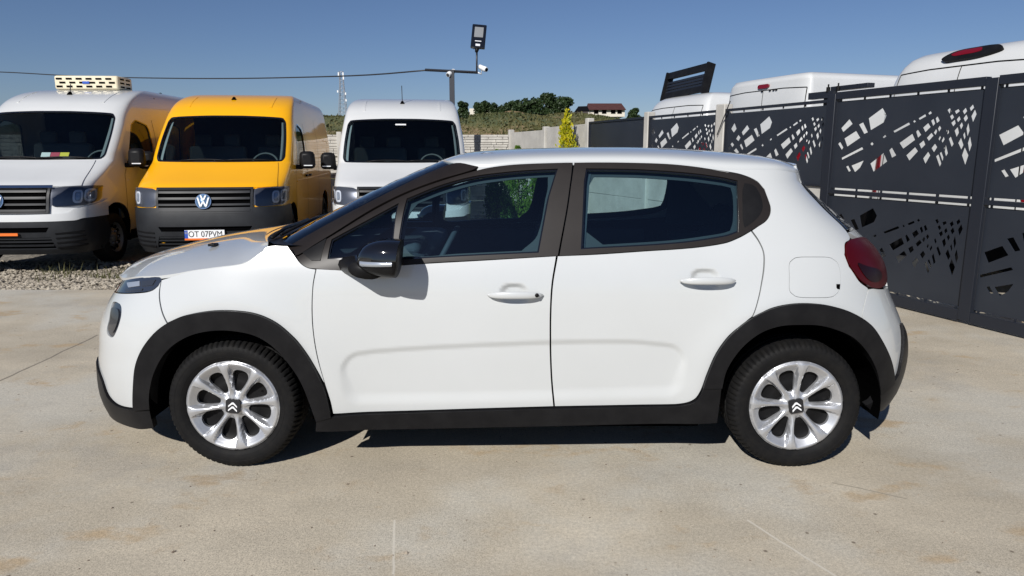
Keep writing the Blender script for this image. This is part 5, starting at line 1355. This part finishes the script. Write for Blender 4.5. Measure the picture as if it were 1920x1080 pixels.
def broad_tree(px, py_top, py_base, Y, w_px, label, seed, group='trees on the hill crest'):
    random.seed(seed); b = at_y(px, py_base, Y); tp = at_y(px, py_top, Y); h = tp.z - b.z; rad = w_px / FPX * Y / 2
    gz = b.z - 1.2
    t = empty('tree', (b.x, Y, gz), 0, label, 'tree', group)
    hh = tp.z - gz
    MB().tube([(0, 0, 0), (.1, 0, hh * .35), (.05, .1, hh * .7)], [.28, .2, .08], 7).tube([(.08, 0, hh * .3), (rad * .5, .2, hh * .6)], [.12, .04], 5).tube([(.08, 0, hh * .35), (-rad * .5, -.2, hh * .62)], [.12, .04], 5).build('trunk', 'bark', t, True)
    V = []; Fc = []
    lob = []
    for _ in range(22):
        a = random.uniform(0, 6.28); q = random.random()**.6 * rad * .72; lob.append((q * math.cos(a), q * math.sin(a), hh * random.uniform(.16, .84), random.uniform(.34, .52) * min(rad, hh * .6)))
    for _ in range(4200):
        lx, ly, lz, lr = random.choice(lob); d = Vector((random.gauss(0, 1), random.gauss(0, 1), random.gauss(0, 1))).normalized() * lr * random.random()**.3
        c_ = Vector((lx, ly, lz)) + d; c_.z = min(c_.z, hh); s_ = random.uniform(.12, .30) * (rad / 3)**.4; n_ = Vector((random.gauss(0, 1), random.gauss(0, 1), random.gauss(0, 1))).normalized(); u_ = n_.orthogonal().normalized(); w_ = n_.cross(u_); k = len(V)
        V += [c_ + u_ * s_, c_ + w_ * s_ * .7, c_ - u_ * s_, c_ - w_ * s_ * .7]; Fc.append((k, k + 1, k + 2, k + 3))
    link('crown', V, Fc, 'tree_leaf', t)
for args in ((869, 188, 212, 96, 22, 'small dark tree just right of the mast, partly behind the white van', 31), (905, 190, 209, 118, 30, 'low dark tree left of the pale far wall', 32), (932, 193, 209, 122, 28, 'low dark tree standing behind the pale far wall', 33),
             (964, 189, 214, 104, 36, 'rounded dark bush left of the big hill tree', 34), (992, 183, 219, 98, 56, 'broad dark tree in the middle of the hill', 35), (1030, 173, 211, 112, 40, 'tallest dark tree on the hill crest', 36), (1053, 179, 211, 112, 42, 'dark tree leaning against the tallest crest tree', 37),
             (946, 196, 214, 100, 26, 'small bush at the foot of the crest', 38), (1188, 203, 213, 100, 26, 'low bush to the right of the maroon roofed house', 39),
             (306, 176, 200, 70, 34, 'dark treetop between the white and the yellow van, left half', 40), (328, 178, 200, 70, 28, 'dark treetop between the white and the yellow van, right half', 41)):
    broad_tree(*args)
# far pale wall and house on the hill
def block(name, px0, px1, py0, py1, Y, depth, m, parent=None, org=None):
    a = at_y(px0, py1, Y); b = at_y(px1, py0, Y)
    return a, b
hs = at_y(1137, 214, 150); house = empty('house', (hs.x, 150, hs.z - .5), 0, 'single-storey house with a long maroon roof on the hill crest', 'house')
L = lambda px, py: at_y(px, py, 150) - Vector((hs.x, 150, hs.z - .5))
a, b = L(1104, 214), L(1172, 204)
MB().box(((a.x + b.x) / 2, 3, (b.z) / 2), (b.x - a.x, 5.5, b.z)).build('wall', 'house_wall', house)
r0, r1 = L(1102, 206), L(1174, 192)
V = [(r0.x, -.4, r0.z), (r1.x, -.4, r0.z), (r1.x - .5, 3, r1.z), (r0.x + .3, 3, r1.z), (r0.x, 6.4, r0.z), (r1.x, 6.4, r0.z)]
MB().add(V, [(0, 1, 2, 3), (3, 2, 5, 4), (0, 3, 4), (1, 5, 2), (0, 4, 5, 1)]).build('roof', 'roof_maroon', house)
for px in (1118, 1133, 1150, 1162):
    q = L(px, 209.5); MB().box((q.x, .20, q.z), (.9, .12, .7)).build('window', 'void', house)
sh = at_y(1091, 212, 146); shed = empty('shed', (sh.x, 146, sh.z - .5), 0, 'small dark gabled shed left of the maroon roofed house', 'shed')
MB().add([(-1.2, 0, 0), (1.2, 0, 0), (1.2, 3, 0), (-1.2, 3, 0), (-1.2, 0, .9), (1.2, 0, .9), (1.2, 3, .9), (-1.2, 3, .9)], [(0, 1, 5, 4), (1, 2, 6, 5), (2, 3, 7, 6), (3, 0, 4, 7)]).build('wall', 'dark_cladding', shed)
MB().add([(-1.3, -.2, .85), (1.5, -.2, .95), (1.5, 3.2, .95), (-1.3, 3.2, .85), (-.6, 1.5, 1.9), (1.2, 1.5, 1.95)], [(0, 1, 5, 4), (4, 5, 2, 3), (0, 4, 3), (1, 2, 5)]).build('roof', 'steel_dark', shed)
w0 = at_y(880, 209, 125); w1 = at_y(942, 203.5, 125)
fw = empty('far_wall', ((w0.x + w1.x) / 2, 125, w0.z - 1), 0, 'long pale wall among the trees on the hill', 'wall')
MB().box((0, 0, (w1.z - w0.z + 1) / 2), (w1.x - w0.x, .3, w1.z - w0.z + 1)).build('wall_panel', 'house_wall', fw)
# earth bank
# lattice tower
tb = at_y(643, 209, 170); tt = at_y(643, 134, 170); H = tt.z - tb.z + 1
tw = empty('lattice_tower', (tb.x, 170, tb.z - 1), 0, 'slender lattice telecom tower on the horizon between the yellow and white vans', 'tower')
def lw(z): return .85 - .45 * min(1, z / (H * .75))
mb = MB()
for sx, sy in ((-1, -1), (1, -1), (1, 1), (-1, 1)): mb.tube([(sx * lw(0), sy * lw(0), 0), (sx * lw(H * .75), sy * lw(H * .75), H * .75), (sx * .40, sy * .40, H)], .07, 4)
mb.build('mast_leg', 'galvanised', tw)
mb = MB(); n = 11
for i in range(n):
    z0, z1 = H * i / n, H * (i + 1) / n; a, b = lw(z0), lw(z1)
    for k, (s0, s1) in enumerate((((-1, -1), (1, -1)), ((1, -1), (1, 1)), ((1, 1), (-1, 1)), ((-1, 1), (-1, -1)))):
        mb.tube([(s0[0] * a, s0[1] * a, z0), (s1[0] * b, s1[1] * b, z1)], .03, 3); mb.tube([(s0[0] * b, s0[1] * b, z1), (s1[0] * b, s1[1] * b, z1)], .03, 3)
mb.build('bracing', 'galvanised', tw)
for zz, sx in ((.93, -.55), (.93, .5), (.86, .55), (.55, -.9), (.5, .9), (.35, .95)): MB().box((sx, -.4, H * zz), (.28, .2, .9 if zz > .8 else .5)).build('antenna_panel', 'camera_white', tw)
